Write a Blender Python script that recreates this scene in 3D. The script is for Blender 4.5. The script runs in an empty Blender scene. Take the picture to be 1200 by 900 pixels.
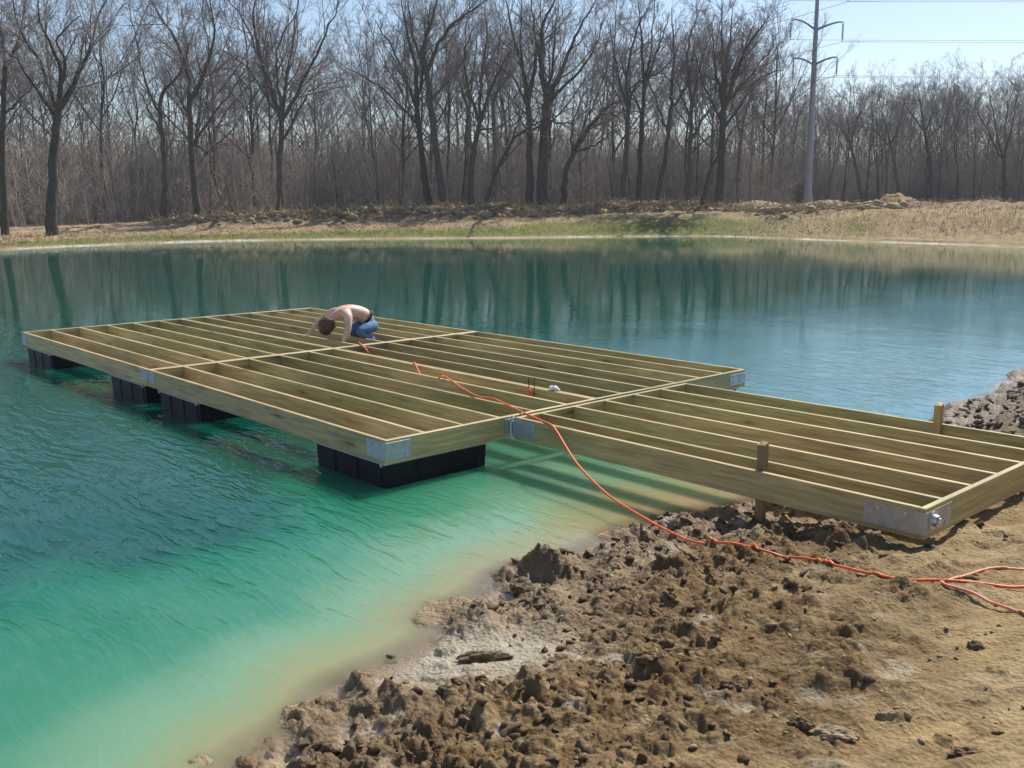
import bpy, bmesh, math, random
import numpy as np
from mathutils import Vector, Matrix, noise as mnoise
SC = bpy.context.scene
COL = SC.collection
PI = math.pi
# ------------------------------------------------------------------ camera, sky, sun, exposure
CAM = Vector((6.102, -4.220, 2.2075))
FPX = 1146.5                       # focal length in pixels of a 1200 px wide picture
RIGHT = Vector((0.67315, 0.73949, -0.00470)); VIEW = Vector((-0.72781, 0.66137, -0.18134)); UP = Vector((-0.13099, 0.12549, 0.98341))
cd = bpy.data.cameras.new('camera'); cam = bpy.data.objects.new('camera', cd); COL.objects.link(cam)
cam.matrix_world = Matrix(((RIGHT.x, UP.x, -VIEW.x, CAM.x), (RIGHT.y, UP.y, -VIEW.y, CAM.y), (RIGHT.z, UP.z, -VIEW.z, CAM.z), (0, 0, 0, 1)))
cd.sensor_width = 36; cd.lens = FPX / 1200 * 36; cd.clip_start = .05; cd.clip_end = 20000
SC.camera = cam
SUN_EL = math.radians(50); SUN_AZ = math.radians(97.7)      # azimuth counted from +X towards +Y
world = bpy.data.worlds.new('World'); SC.world = world; world.use_nodes = True
wn = world.node_tree; wn.nodes.clear()
sky = wn.nodes.new('ShaderNodeTexSky'); sky.sky_type = 'NISHITA'; sky.sun_disc = False
sky.sun_elevation = SUN_EL; sky.sun_rotation = PI / 2 - SUN_AZ
sky.air_density = 1.0; sky.dust_density = .8; sky.ozone_density = 1.6; sky.altitude = 200
bg = wn.nodes.new('ShaderNodeBackground'); bg.inputs['Strength'].default_value = 0.105
wo = wn.nodes.new('ShaderNodeOutputWorld')
wn.links.new(sky.outputs[0], bg.inputs[0]); wn.links.new(bg.outputs[0], wo.inputs[0])
sl = bpy.data.lights.new('sun', 'SUN'); sl.energy = 5.0; sl.angle = math.radians(.53); sl.color = (1, .955, .88)
sun = bpy.data.objects.new('sun', sl); COL.objects.link(sun)
sdir = Vector((math.cos(SUN_EL) * math.cos(SUN_AZ), math.cos(SUN_EL) * math.sin(SUN_AZ), math.sin(SUN_EL)))
sun.rotation_euler = sdir.to_track_quat('Z', 'Y').to_euler()
SC.view_settings.view_transform = 'Standard'; SC.view_settings.look = 'None'; SC.view_settings.gamma = 1
SC.view_settings.exposure = 0.42

# ------------------------------------------------------------------ helpers
def tag(o, label=None, cat=None, group=None, kind=None):
    if label: o['label'] = label
    if cat: o['category'] = cat
    if group: o['group'] = group
    if kind: o['kind'] = kind
    return o
def empty(name, loc=(0, 0, 0), rz=0.0):
    o = bpy.data.objects.new(name, None); o.empty_display_size = .2
    COL.objects.link(o); o.location = loc; o.rotation_euler = (0, 0, rz); return o
def link(name, me, mat=None, parent=None, loc=None, rot=None):
    if mat is not None and not me.materials: me.materials.append(mat)
    o = bpy.data.objects.new(name, me); COL.objects.link(o)
    if parent is not None: o.parent = parent
    if loc is not None: o.location = loc
    if rot is not None: o.rotation_euler = rot
    return o
def npmesh(name, V, F, smooth=True, mats=None, mi=None):
    """F: (n,3) or (n,4) array or a list of such arrays"""
    V = np.asarray(V, np.float32)
    Fs = F if isinstance(F, list) else [F]
    Fs = [np.asarray(f, np.int32) for f in Fs if len(f)]
    me = bpy.data.meshes.new(name)
    me.vertices.add(len(V)); me.vertices.foreach_set('co', V.ravel())
    loops = np.concatenate([f.ravel() for f in Fs]); sizes = np.concatenate([np.full(len(f), f.shape[1], np.int32) for f in Fs])
    me.loops.add(len(loops)); me.loops.foreach_set('vertex_index', loops)
    starts = np.concatenate([[0], np.cumsum(sizes)[:-1]]).astype(np.int32)
    me.polygons.add(len(sizes)); me.polygons.foreach_set('loop_start', starts); me.polygons.foreach_set('loop_total', sizes)
    if smooth: me.polygons.foreach_set('use_smooth', np.ones(len(sizes), bool))
    if mats:
        for m in mats: me.materials.append(m)
    if mi is not None: me.polygons.foreach_set('material_index', np.asarray(mi, np.int32))
    me.update(calc_edges=True)
    return me
def bm_mesh(name, bm, smooth=False):
    me = bpy.data.meshes.new(name); bm.normal_update(); bm.to_mesh(me); bm.free()
    if smooth: me.polygons.foreach_set('use_smooth', np.ones(len(me.polygons), bool))
    return me
def box_bm(x0, x1, y0, y1, z0, z1, bev=0.0, bm=None):
    own = bm is None
    b = bmesh.new()
    vs = [b.verts.new((x, y, z)) for z in (z0, z1) for y in (y0, y1) for x in (x0, x1)]
    for f in ((0, 2, 3, 1), (4, 5, 7, 6), (0, 1, 5, 4), (2, 6, 7, 3), (0, 4, 6, 2), (1, 3, 7, 5)): b.faces.new([vs[i] for i in f])
    if bev: bmesh.ops.bevel(b, geom=list(b.edges), offset=bev, segments=1, affect='EDGES')
    if own: return b
    me = bpy.data.meshes.new('t'); b.to_mesh(me); b.free(); bm.from_mesh(me); bpy.data.meshes.remove(me); return bm
def cyl_bm(bm, p0, p1, r0, r1=None, n=12):
    p0 = Vector(p0); p1 = Vector(p1); r1 = r0 if r1 is None else r1
    z = (p1 - p0).normalized(); x = z.orthogonal().normalized(); y = z.cross(x)
    a = [bm.verts.new(p0 + (x * math.cos(2 * PI * i / n) + y * math.sin(2 * PI * i / n)) * r0) for i in range(n)]
    b = [bm.verts.new(p1 + (x * math.cos(2 * PI * i / n) + y * math.sin(2 * PI * i / n)) * r1) for i in range(n)]
    for i in range(n): bm.faces.new((a[i], a[(i + 1) % n], b[(i + 1) % n], b[i]))
    bm.faces.new(a[::-1]); bm.faces.new(b)
    return bm
def catmull(P, n=8, closed=False):
    P = [np.array(p, float) for p in P]; out = []; N = len(P)
    rng = range(N) if closed else range(N - 1)
    for i in rng:
        p0 = P[(i - 1) % N] if closed or i > 0 else 2 * P[0] - P[1]
        p1 = P[i]; p2 = P[(i + 1) % N]
        p3 = P[(i + 2) % N] if closed or i + 2 < N else 2 * p2 - p1
        for k in range(n):
            t = k / n
            out.append(.5 * (2 * p1 + (p2 - p0) * t + (2 * p0 - 5 * p1 + 4 * p2 - p3) * t * t + (3 * p1 - p0 - 3 * p2 + p3) * t ** 3))
    if not closed: out.append(P[-1])
    return np.array(out)
def tubes(P, R, k):
    """P (n,m,3) paths, R (n,m) radii -> verts, quads of k sided tubes"""
    n, m = P.shape[:2]
    T = np.gradient(P, axis=1); T /= np.linalg.norm(T, axis=2, keepdims=True) + 1e-9
    ref = np.where(np.abs(T[:, :1, 2:3]) > .9, np.array([1., 0, 0]), np.array([0., 0, 1.]))
    ref = np.broadcast_to(ref, T.shape)
    A = np.cross(T, ref); A /= np.linalg.norm(A, axis=2, keepdims=True) + 1e-9
    B = np.cross(T, A)
    an = np.arange(k) * 2 * PI / k
    V = P[:, :, None] + R[:, :, None, None] * (A[:, :, None] * np.cos(an)[None, None, :, None] + B[:, :, None] * np.sin(an)[None, None, :, None])
    idx = np.arange(n * m * k).reshape(n, m, k)
    a = idx[:, :-1]; b = idx[:, 1:]
    F = np.stack([a, np.roll(a, -1, 2), np.roll(b, -1, 2), b], -1).reshape(-1, 4)
    return V.reshape(-1, 3), F
def tube_mesh(name, pts, r, k=8, closed_ends=True):
    P = np.array(pts)[None]; R = np.full(P.shape[:2], r) if np.isscalar(r) else np.array(r)[None]
    V, F = tubes(P, R, k)
    n = len(V)
    caps = np.array([list(range(k))[::-1], list(range(n - k, n))])
    return npmesh(name, V, [F, caps])
# numpy gradient noise
_r = np.random.RandomState(7); _perm = _r.permutation(256); _perm = np.concatenate([_perm, _perm]); _ga = _r.rand(256) * 2 * PI
_gx, _gy = np.cos(_ga), np.sin(_ga)
def perlin(x, y):
    xi = np.floor(x).astype(np.int64); yi = np.floor(y).astype(np.int64); fx = x - xi; fy = y - yi
    u = fx ** 3 * (fx * (fx * 6 - 15) + 10); v = fy ** 3 * (fy * (fy * 6 - 15) + 10)
    def g(ix, iy, dx, dy):
        h = _perm[(_perm[ix & 255] + iy) & 255]; return _gx[h] * dx + _gy[h] * dy
    a = g(xi, yi, fx, fy); b = g(xi + 1, yi, fx - 1, fy); c = g(xi, yi + 1, fx, fy - 1); d = g(xi + 1, yi + 1, fx - 1, fy - 1)
    return ((a + (b - a) * u) * (1 - v) + (c + (d - c) * u) * v) * 1.5
def fbm(x, y, o=4, g=.5, ridged=False):
    s = 0; a = 1; n = 0
    for i in range(o):
        p = perlin(x * 2 ** i + 17.3 * i, y * 2 ** i + 5.1 * i)
        s = s + a * ((1 - 2 * np.abs(p)) if ridged else p); n += a; a *= g
    return s / n
_wj = _r.rand(256, 3)
def worley(x, y):
    """rounded crumbs of uneven height with creases between them"""
    xi = np.floor(x).astype(np.int64); yi = np.floor(y).astype(np.int64); best = np.full(x.shape, 9.); hgt = np.zeros(x.shape)
    for dx in (-1, 0, 1):
        for dy in (-1, 0, 1):
            h = _perm[(_perm[(xi + dx) & 255] + yi + dy) & 255]; d = (xi + dx + _wj[h, 0] - x) ** 2 + (yi + dy + _wj[h, 1] - y) ** 2
            m = d < best; best = np.where(m, d, best); hgt = np.where(m, _wj[h, 2], hgt)
    return np.clip(1 - best, 0, 1) * (.25 + .75 * hgt)
def sst(a, b, x):
    t = np.clip((x - a) / (b - a), 0, 1); return t * t * (3 - 2 * t)
def bearing(px): # compass bearing (from +X) of a column of the photograph
    v = VIEW + RIGHT * ((px - 600) / FPX) + UP * ((450 - 240) / FPX); return math.atan2(v.y, v.x)
def polar(px, dist): 
    a = bearing(px); return CAM.x + math.cos(a) * dist, CAM.y + math.sin(a) * dist

# ------------------------------------------------------------------ materials
def mat_new(name):
    m = bpy.data.materials.new(name); m.use_nodes = True; nt = m.node_tree; nt.nodes.clear()
    out = nt.nodes.new('ShaderNodeOutputMaterial'); return m, nt, out
class NT:
    def __init__(s, nt): s.nt = nt
    def n(s, typ, **kw):
        nd = s.nt.nodes.new(typ)
        for k, v in kw.items():
            if k.startswith('i_'):
                key = k[2:]; key = int(key) if key.isdigit() else key.replace('_', ' ')
                nd.inputs[key].default_value = v
            else: setattr(nd, k, v)
        return nd
    def l(s, a, b): s.nt.links.new(a, b)
    def noise(s, vec, scale, detail=4, rough=.5, dist=0):
        n = s.n('ShaderNodeTexNoise', i_Scale=scale, i_Detail=detail, i_Roughness=rough, i_Distortion=dist)
        if vec is not None: s.l(vec, n.inputs['Vector'])
        return n.outputs['Fac']
    def mapping(s, vec, scale=(1, 1, 1), rot=(0, 0, 0), loc=(0, 0, 0)):
        m = s.n('ShaderNodeMapping'); m.inputs['Scale'].default_value = scale; m.inputs['Rotation'].default_value = rot; m.inputs['Location'].default_value = loc
        s.l(vec, m.inputs['Vector']); return m.outputs[0]
    def ramp(s, fac, stops, interp='LINEAR'):
        r = s.n('ShaderNodeValToRGB'); cr = r.color_ramp; cr.interpolation = interp
        while len(cr.elements) < len(stops): cr.elements.new(.5)
        for e, (p, c) in zip(cr.elements, stops):
            e.position = p; e.color = c if len(c) == 4 else (*c, 1)
        s.l(fac, r.inputs[0]); return r.outputs[0]
    def mix(s, fac, a, b, blend='MIX'):
        m = s.n('ShaderNodeMix', data_type='RGBA', blend_type=blend)
        for sock, v in ((m.inputs[0], fac), (m.inputs[6], a), (m.inputs[7], b)):
            if hasattr(v, 'is_linked') or hasattr(v, 'links'): s.l(v, sock)
            else: sock.default_value = v if not isinstance(v, tuple) or len(v) == 4 else (*v, 1)
        return m.outputs[2]
    def math(s, op, a, b=0.0, clamp=False):
        m = s.n('ShaderNodeMath', operation=op, use_clamp=clamp)
        for sock, v in ((m.inputs[0], a), (m.inputs[1], b)):
            if hasattr(v, 'links'): s.l(v, sock)
            else: sock.default_value = v
        return m.outputs[0]
    def bump(s, h, strength=.5, dist=.01, normal=None):
        b = s.n('ShaderNodeBump', i_Strength=strength, i_Distance=dist); s.l(h, b.inputs['Height'])
        if normal is not None: s.l(normal, b.inputs['Normal'])
        return b.outputs[0]
def pbsdf(g, color, rough=.7, normal=None, metallic=0.0, spec=.5):
    b = g.n('ShaderNodeBsdfPrincipled')
    for sock, v in (('Base Color', color), ('Roughness', rough), ('Metallic', metallic), ('Specular IOR Level', spec)):
        if hasattr(v, 'links'): g.l(v, b.inputs[sock])
        else: b.inputs[sock].default_value = v if not isinstance(v, tuple) or len(v) == 4 else (*v, 1)
    if normal is not None: g.l(normal, b.inputs['Normal'])
    return b.outputs[0]

def wood_mat(name, base, dark, stain, seed=0.0):
    m, nt, out = mat_new(name); g = NT(nt)
    tc = g.n('ShaderNodeTexCoord').outputs['Object']
    oi = g.n('ShaderNodeObjectInfo').outputs['Random']
    off = g.n('ShaderNodeCombineXYZ'); g.l(g.math('MULTIPLY', oi, 37.0), off.inputs[0]); g.l(g.math('MULTIPLY', oi, 11.0), off.inputs[2])
    add = g.n('ShaderNodeVectorMath', operation='ADD'); g.l(tc, add.inputs[0]); g.l(off.outputs[0], add.inputs[1]); v = add.outputs[0]
    gr = g.noise(g.mapping(v, (1.1, 26, 26)), 1.6, 6, .62, .8)
    fine = g.noise(g.mapping(v, (3, 160, 160)), 2.0, 3, .6)
    blot = g.noise(g.mapping(v, (1.0, 3, 5)), 1.7, 4, .6)
    vo = g.n('ShaderNodeTexVoronoi', feature='F1', i_Scale=1.0, i_Randomness=1.0); g.l(g.mapping(v, (1.3, 3.0, 7.5)), vo.inputs['Vector'])
    knot = g.ramp(vo.outputs['Distance'], [(.07, (1, 1, 1)), (.13, (.3, .3, .3)), (.24, (0, 0, 0))])
    c = g.mix(g.ramp(gr, [(.32, (0, 0, 0)), (.66, (1, 1, 1))]), dark, base)
    c = g.mix(g.math('MULTIPLY', g.ramp(blot, [(.5, (0, 0, 0)), (.72, (1, 1, 1))]), .55), c, stain)
    c = g.mix(g.math('MULTIPLY', knot, .75), c, (.07, .04, .02))
    hs = g.n('ShaderNodeHueSaturation'); g.l(c, hs.inputs['Color']); g.l(g.math('ADD', g.math('MULTIPLY', oi, .45), .76), hs.inputs['Value'])
    g.l(g.math('ADD', g.math('MULTIPLY', g.math('FRACT', g.math('MULTIPLY', oi, 7.3)), .022), .492), hs.inputs['Hue'])
    h = g.math('ADD', g.math('MULTIPLY', gr, .7), g.math('MULTIPLY', fine, .3))
    g.l(pbsdf(g, hs.outputs[0], .48, g.bump(h, .5, .004), spec=.55), out.inputs[0]); return m
M = {}
M['wood'] = wood_mat('treated_pine', (.54, .42, .19), (.27, .20, .085), (.23, .13, .05))
M['post_wood'] = wood_mat('post_wood', (.38, .24, .11), (.24, .14, .06), (.2, .1, .04))
def simple(name, color, rough=.6, metallic=0.0, nscale=20, var=.3, bumpd=.002, spec=.5):
    m, nt, out = mat_new(name); g = NT(nt); tc = g.n('ShaderNodeTexCoord').outputs['Object']
    n = g.noise(tc, nscale, 5, .6)
    lo = tuple(x * (1 - var) for x in color); hi = tuple(min(1, x * (1 + var)) for x in color)
    c = g.ramp(n, [(.3, lo), (.7, hi)])
    g.l(pbsdf(g, c, rough, g.bump(n, .4, bumpd), metallic, spec), out.inputs[0]); return m
M['galv'] = simple('galvanised_steel', (.42, .47, .52), .5, .6, 22, .14, .0004)
M['galv_tan'] = simple('tan_reflection_steel', (.42, .375, .31), .7, .25, 14, .16, .0006)  # galvanised plate, its tan reflection put into the base colour
M['bolt'] = simple('bolt_steel', (.6, .6, .62), .3, .9, 60, .2, .0004)
M['black_plastic'] = simple('black_float_plastic', (.005, .005, .010), .45, 0, 5, .5, .002, .22)
M['grey_flange'] = simple('float_flange', (.42, .42, .46), .5, .2, 30, .25, .001)
M['cord'] = simple('orange_cord_rubber', (.83, .15, .035), .5, 0, 30, .2, .0005)
M['cord_pale'] = simple('faded_cord_rubber', (.72, .25, .13), .55, 0, 30, .2, .0005)
M['white_paper'] = simple('white_paper', (.8, .8, .8), .8, 0, 30, .08)
M['dark_steel'] = simple('dark_steel', (.03, .025, .02), .5, .5)
M['pole_steel'] = simple('grey_pole_steel', (.27, .30, .34), .6, .2, .4, .12, .01)
M['insulator'] = simple('grey_insulator', (.22, .22, .23), .5, 0, 4, .2)
M['wire'] = simple('wire_aluminium', (.25, .26, .28), .6, .4, 2, .1)
M['denim'] = simple('blue_denim', (.10, .19, .36), .9, 0, 14, .45, .006)
M['belt'] = simple('dark_belt', (.012, .014, .03), .7, 0, 20, .2)
M['shoe'] = simple('dark_shoe', (.03, .025, .02), .7)
def skin_mat():
    m, nt, out = mat_new('skin'); g = NT(nt); tc = g.n('ShaderNodeTexCoord').outputs['Object']
    n = g.noise(tc, 6, 4, .6)
    c = g.ramp(n, [(.3, (.54, .31, .23)), (.7, (.74, .50, .39))])
    b = g.n('ShaderNodeBsdfPrincipled', i_Roughness=.5); g.l(c, b.inputs['Base Color'])
    b.inputs['Subsurface Weight'].default_value = .1; b.inputs['Subsurface Radius'].default_value = (.02, .008, .004)
    g.l(g.bump(n, .2, .01), b.inputs['Normal']); g.l(b.outputs[0], out.inputs[0]); return m
M['skin'] = skin_mat()
M['hair'] = simple('brown_hair', (.085, .055, .032), .7, 0, 45, .8, .02)
def bark(name, lo, hi, sc=1.0):
    m, nt, out = mat_new(name); g = NT(nt); tc = g.n('ShaderNodeTexCoord').outputs['Object']
    oi = g.n('ShaderNodeObjectInfo').outputs['Random']
    n = g.noise(g.mapping(tc, (6 * sc, 6 * sc, 1.2 * sc)), 1.5, 4, .65)
    c = g.ramp(n, [(.3, lo), (.7, hi)])
    hs = g.n('ShaderNodeHueSaturation'); g.l(c, hs.inputs['Color']); g.l(g.math('ADD', g.math('MULTIPLY', oi, .5), .75), hs.inputs['Value'])
    g.l(pbsdf(g, hs.outputs[0], .95, g.bump(n, .6, .03), spec=.1), out.inputs[0]); return m
M['bark'] = bark('grey_bark', (.055, .046, .038), (.125, .108, .09))
M['bark_pale'] = bark('pale_bark', (.14, .115, .09), (.26, .215, .17))
M['twig'] = bark('twig_bark', (.14, .118, .108), (.27, .23, .21), .3)
M['thicket'] = bark('thicket_bark', (.22, .188, .165), (.40, .35, .305), .3)
M['straw'] = bark('dry_grass_stems', (.15, .13, .06), (.28, .21, .12), 1.0)
M['litter'] = bark('dead_brush', (.20, .15, .09), (.46, .365, .235), 1.5)

# ------------------------------------------------------------------ ground shape
SHORE = [(3.35, -3.35), (2.98, -2.85), (2.70, -2.4), (2.55, -1.97), (2.48, -1.6), (2.30, -1.05), (2.12, -.55), (2.02, -.1), (2.02, .35), (1.97, 1.08), (2.09, 1.75), (2.2, 2.9), (2.1, 4.0),
         (1.92, 5.3), (1.61, 6.9), (1.31, 9.1), (1.1, 12), (.9, 18), (.2, 26), (-1.5, 34), (-5.5, 42), (-12.6, 46.3), (-22.3, 47.9), (-29, 49.2), (-34.7, 49), (-41.5, 39.1),
         (-47.5, 31), (-51.2, 23.1), (-50.6, 16), (-48.7, 10.3), (-46, 1), (-40, -11), (-28, -21), (-13, -25), (-2, -19), (2.6, -10), (4.2, -6.2), (3.9, -4.6)]
SH = catmull(SHORE, 7, True)
SH[:, 0] += .10 * perlin(SH[:, 1] * 1.1, SH[:, 0] * .4) * np.where(np.abs(SH[:, 1]) < 14, 1, 3)
_k = (np.abs(SH[:, 1]) < 12) & (SH[:, 0] > 0); SH[_k, 0] += .10 * perlin(SH[_k, 1] * 3.7 + 5, SH[_k, 1] * .3)
def shore_dist(x, y):
    """signed distance to the shoreline, positive on land"""
    x = x.ravel(); y = y.ravel(); A = SH; B = np.roll(SH, -1, 0); best = np.full(len(x), 1e18); inside = np.zeros(len(x), bool)
    for i in range(len(A)):
        ax, ay = A[i]; bx, by = B[i]; ex, ey = bx - ax, by - ay
        t = np.clip(((x - ax) * ex + (y - ay) * ey) / (ex * ex + ey * ey + 1e-12), 0, 1)
        d = (x - ax - t * ex) ** 2 + (y - ay - t * ey) ** 2; np.minimum(best, d, out=best)
        if ay != by:
            c = ((ay > y) != (by > y)) & (x < (bx - ax) * (y - ay) / (by - ay) + ax); inside ^= c
    s = np.sqrt(best); s[inside] *= -1; return s
_grids = []
for gx0, gy0, nx_, ny_, st in ((-1., -7., 210, 540, .04), (-70., -50., 260, 300, .5)):
    gx_, gy_ = np.meshgrid(gx0 + st * np.arange(nx_), gy0 + st * np.arange(ny_), indexing='ij')
    _grids.append((gx0, gy0, nx_, ny_, st, shore_dist(gx_, gy_).reshape(nx_, ny_)))
def shore_fast(x, y):
    x = np.asarray(x, float); y = np.asarray(y, float); out = None
    for gx0, gy0, nx_, ny_, st, G_ in _grids[::-1]:
        u = (x - gx0) / st; v = (y - gy0) / st
        ok = (u >= 0) & (v >= 0) & (u < nx_ - 1) & (v < ny_ - 1)
        u = np.clip(u, 0, nx_ - 1.001); v = np.clip(v, 0, ny_ - 1.001); i = u.astype(int); j = v.astype(int); fu = u - i; fv = v - j
        val = (G_[i, j] * (1 - fu) + G_[i + 1, j] * fu) * (1 - fv) + (G_[i, j + 1] * (1 - fu) + G_[i + 1, j + 1] * fu) * fv
        out = np.where(ok, val, 150.) if out is None else np.where(ok, val, out)
    return out
B_DEG = [95, 109.7, 116, 122.8, 130, 137.7, 145, 152.6, 160, 166, 175]
def base_height(x, y, s):
    """height without the small clods, and the weight of the near muddy shore"""
    dist = np.hypot(x - CAM.x, y - CAM.y); brg = np.degrees(np.arctan2(y - CAM.y, x - CAM.x)) % 360
    near = 1 - sst(14, 30, dist)
    bank = np.interp(brg, B_DEG, [1.5, 1.7, 1.72, 1.68, 1.45, 1.05, .75, .55, .45, .45, .45])
    floor = np.interp(brg, B_DEG, [1.8, 1.85, 1.85, 1.85, 1.85, 1.8, 1.6, 1.25, .8, .55, .5])
    nfar = sst(3.6, 6.5, y) * near
    zn = (1 + 1.3 * nfar) * np.interp(s, [-40, -3, -1, -.35, 0, .5, 1.0, 1.7, 2.5, 4, 6, 12, 60], [-4, -1.6, -.42, -.055, 0, .045, .110, .195, .27, .42, .55, .75, 1.2])
    wid = np.interp(brg, B_DEG, [7, 7, 7, 7.5, 8, 7.5, 6.5, 5.5, 5, 4.5, 4.5])
    zf = np.where(s < 0, np.interp(s, [-40, -6, 0], [-4, -2, 0]),
                  np.interp(s, [0, .5, .9], [0, .05, .16]) + (bank - .16) * sst(0, 1, (s - .8) / wid) * sst(.8, 1.2, s))
    berm = np.exp(-((s - wid - 5.5) / 1.8) ** 2) * (.45 + .35 * perlin(x * .35, y * .35)) * np.interp(brg, [120, 150, 160, 166], [.9, .9, .3, .05])
    zf = zf + (floor - bank) * sst(wid + 3, wid + 8, s) + np.where(s > 1, berm, 0)
    return zn * near + zf * (1 - near), near, brg, wid, bank
rs = np.random.RandomState(11)
def build_ground():
    c0 = 137.7
    th = np.concatenate([np.arange(c0 - 36, c0 + 36.01, .11), np.arange(c0 + 39, c0 + 324 - .01, 3.0)]); th = np.radians(th)
    r = [.3]
    while r[-1] < 9000:
        q = r[-1]; k = .06 if q < 2.8 else .0030 if q < 8 else .007 if q < 15 else .02 if q < 45 else .0075 if q < 82 else .04 if q < 200 else .15
        r.append(q * (1 + k))
    r = np.array(r); R, T = np.meshgrid(r, th, indexing='ij')
    X = CAM.x + R * np.cos(T); Y = CAM.y + R * np.sin(T)
    s = shore_fast(X, Y)
    Z, near, brg, wid, bank = base_height(X, Y, s)
    Z = Z + sst(150, 1200, R) * 3 * fbm(X / 400, Y / 400, 3)
    # clumpiness of the churned mud
    nb = fbm(X * .9, Y * .9, 3)
    clump = near * sst(-.45, .08, s) * (1 - sst(1.3, 2.9, s + 1.5 * nb + .12 * (Y + 1)))
    sil = np.exp(-(((X - 2.60) * .74 + (Y + 1.42) * -.67) / .26) ** 2 - (((X - 2.60) * .67 + (Y + 1.42) * .74) / .50) ** 2)       # smooth silt patch
    clump = clump * (1 - .95 * np.clip(sil * 1.6, 0, 1))
    rough = near * (.35 + .65 * clump) * sst(-.5, .1, s)
    Z = Z + rough * (.030 * fbm(X * 2.2, Y * 2.2, 3) + .012 * fbm(X * 9, Y * 9, 4) * (.4 + clump) + .020 * clump * (fbm(X * 5 + .8 * nb, Y * 5, 3, .55, True) - .35) + .004 * fbm(X * 45, Y * 45, 2))
    w1 = np.zeros_like(X); q = (near > .5) & (s < 4) & (s > -.5); wx = X[q] + .05 * perlin(X[q] * 9, Y[q] * 9); wy = Y[q] + .05 * perlin(X[q] * 9 + 7, Y[q] * 9)
    w1[q] = .052 * worley(wx * 5.0, wy * 7.0) ** 1.5 + .032 * worley(wx * 12 + .6 * nb[q], wy * 16) + .020 * worley(wx * 27, wy * 33) + .006 * worley(wx * 60, wy * 66) + .052 * worley(wx * 2.6 + .5 * nb[q], wy * 3.8) ** 2
    Z = Z + w1 * (clump * np.clip(.55 + 1.4 * fbm(X * 2.6 + 9, Y * 2.6, 3), .15, 1.25) + .17 * near * np.clip(.4 + 2.2 * fbm(X * 1.9, Y * 1.9 + 4, 3), 0, 1.2))
    Z = Z + near * .075 * np.exp(-(s / .45) ** 2) * (fbm(X * 2.3 + 3, Y * 2.3, 3) * 2.2 - .22) * (1 - np.clip(sil * 1.5, 0, 1))
    nfarc = sst(3.6, 5.5, Y) * near
    Z = Z + nfarc * sst(0, .4, s) * (.10 * fbm(X * 1.3, Y * 1.3, 4) + .05 * (fbm(X * 3.5, Y * 3.5, 3, .6, True) - .3))
    # low dragged ridges and ruts on the drier ground
    dry = near * (1 - clump) * sst(.2, .8, s)
    u = X * .82 + Y * -.30; v = X * .30 + Y * .95
    Z = Z + dry * .045 * (fbm(v * .6 + .15 * nb, u * 3.4, 3, .5, True) - .4)
    mask = np.zeros_like(Z)
    # stamps: thousands of lumps pressed into the sheet itself
    def stamp(px, py, a, b, ang, h, dark):
        rc = math.hypot(px - CAM.x, py - CAM.y); tc = math.atan2(py - CAM.y, px - CAM.x)
        if not (th[0] < tc < th[654]): return
        m = max(a, b) * 1.15
        i0, i1 = np.searchsorted(r, [rc - m, rc + m]); j0, j1 = np.searchsorted(th[:654], [tc - m / rc, tc + m / rc])
        if i1 <= i0 or j1 <= j0: return
        x = X[i0:i1, j0:j1] - px; y = Y[i0:i1, j0:j1] - py; c, sn = math.cos(ang), math.sin(ang)
        q = ((x * c + y * sn) / a) ** 2 + ((-x * sn + y * c) / b) ** 2
        q = q * (1 + .9 * perlin((x + px) * 22, (y + py) * 22)) + .25 * perlin((x + px) * 60, (y + py) * 60)
        e = np.sqrt(np.clip(1 - q, 0, 1)); zz = Z[i0:i1, j0:j1]; zz += np.minimum(e * h, np.maximum(0, base_[i0:i1, j0:j1] + .075 - zz) * .8)
        mk = mask[i0:i1, j0:j1]; np.maximum(mk, np.clip(e * 2, 0, 1) * dark, out=mk)
    N = 5000; base_ = Z.copy()
    for k in range(N):
        px = rs.uniform(1.7, 5.2); py = rs.uniform(-3.6, 4.2) if k % 6 else rs.uniform(4, 11)
        ss = float(shore_fast(px, py))
        if ss < -.12 and rs.rand() > .06 or ss < -.45: continue
        sl_ = math.exp(-(((px - 2.6) * .74 - (py + 1.42) * .67) / .26) ** 2 - (((px - 2.6) * .67 + (py + 1.42) * .74) / .5) ** 2)
        p = (1 - sst(1.1, 2.1, ss + .12 * (py + 1))) * (1 - min(1, 1.7 * sl_)) + .13
        if rs.rand() > p: continue
        a = .015 + .06 * rs.rand() ** 2.6; b = a * rs.uniform(.45, .95)
        if k % 45 == 0: a = rs.uniform(.08, .15); b = a * rs.uniform(.35, .6)
        stamp(px, py, a, b, rs.uniform(-.4, 1.3), min(a, b) * rs.uniform(.3, .65), rs.rand() ** .5 * (1 if p > .3 else .5))
    clump = np.maximum(clump, .75 * nfarc * sst(0, .3, s)); clump_c = np.clip(clump + .25 * fbm(X * 3, Y * 3, 3) * near, 0, 1)
    # ---- real ground colours
    def C(c): return np.array(c)[None, None]
    n1 = fbm(X * 1.7, Y * 1.7, 4)[..., None]; n2 = fbm(X * 7 + 3, Y * 7, 4)[..., None]; n3 = fbm(X * 30, Y * 30, 3)[..., None]
    tan = C((.33, .245, .132)) * (1 + .18 * n1 + .22 * n2 + .12 * n3)
    grey = C((.31, .265, .185))
    tan = tan * (1 - np.clip(.5 + 1.6 * n1, 0, 1) * .35) + grey * np.clip(.5 + 1.6 * n1, 0, 1) * .35
    stk = fbm((X * .30 + Y * .95) * 1.3, (X * .82 - Y * .30) * 6.5, 4, .6)[..., None]; tan = tan * (1 + .55 * np.clip(stk, -1, .6)) 
    wet = C((.120, .072, .033)) * (1 + .5 * n2 + .3 * n3)
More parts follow.
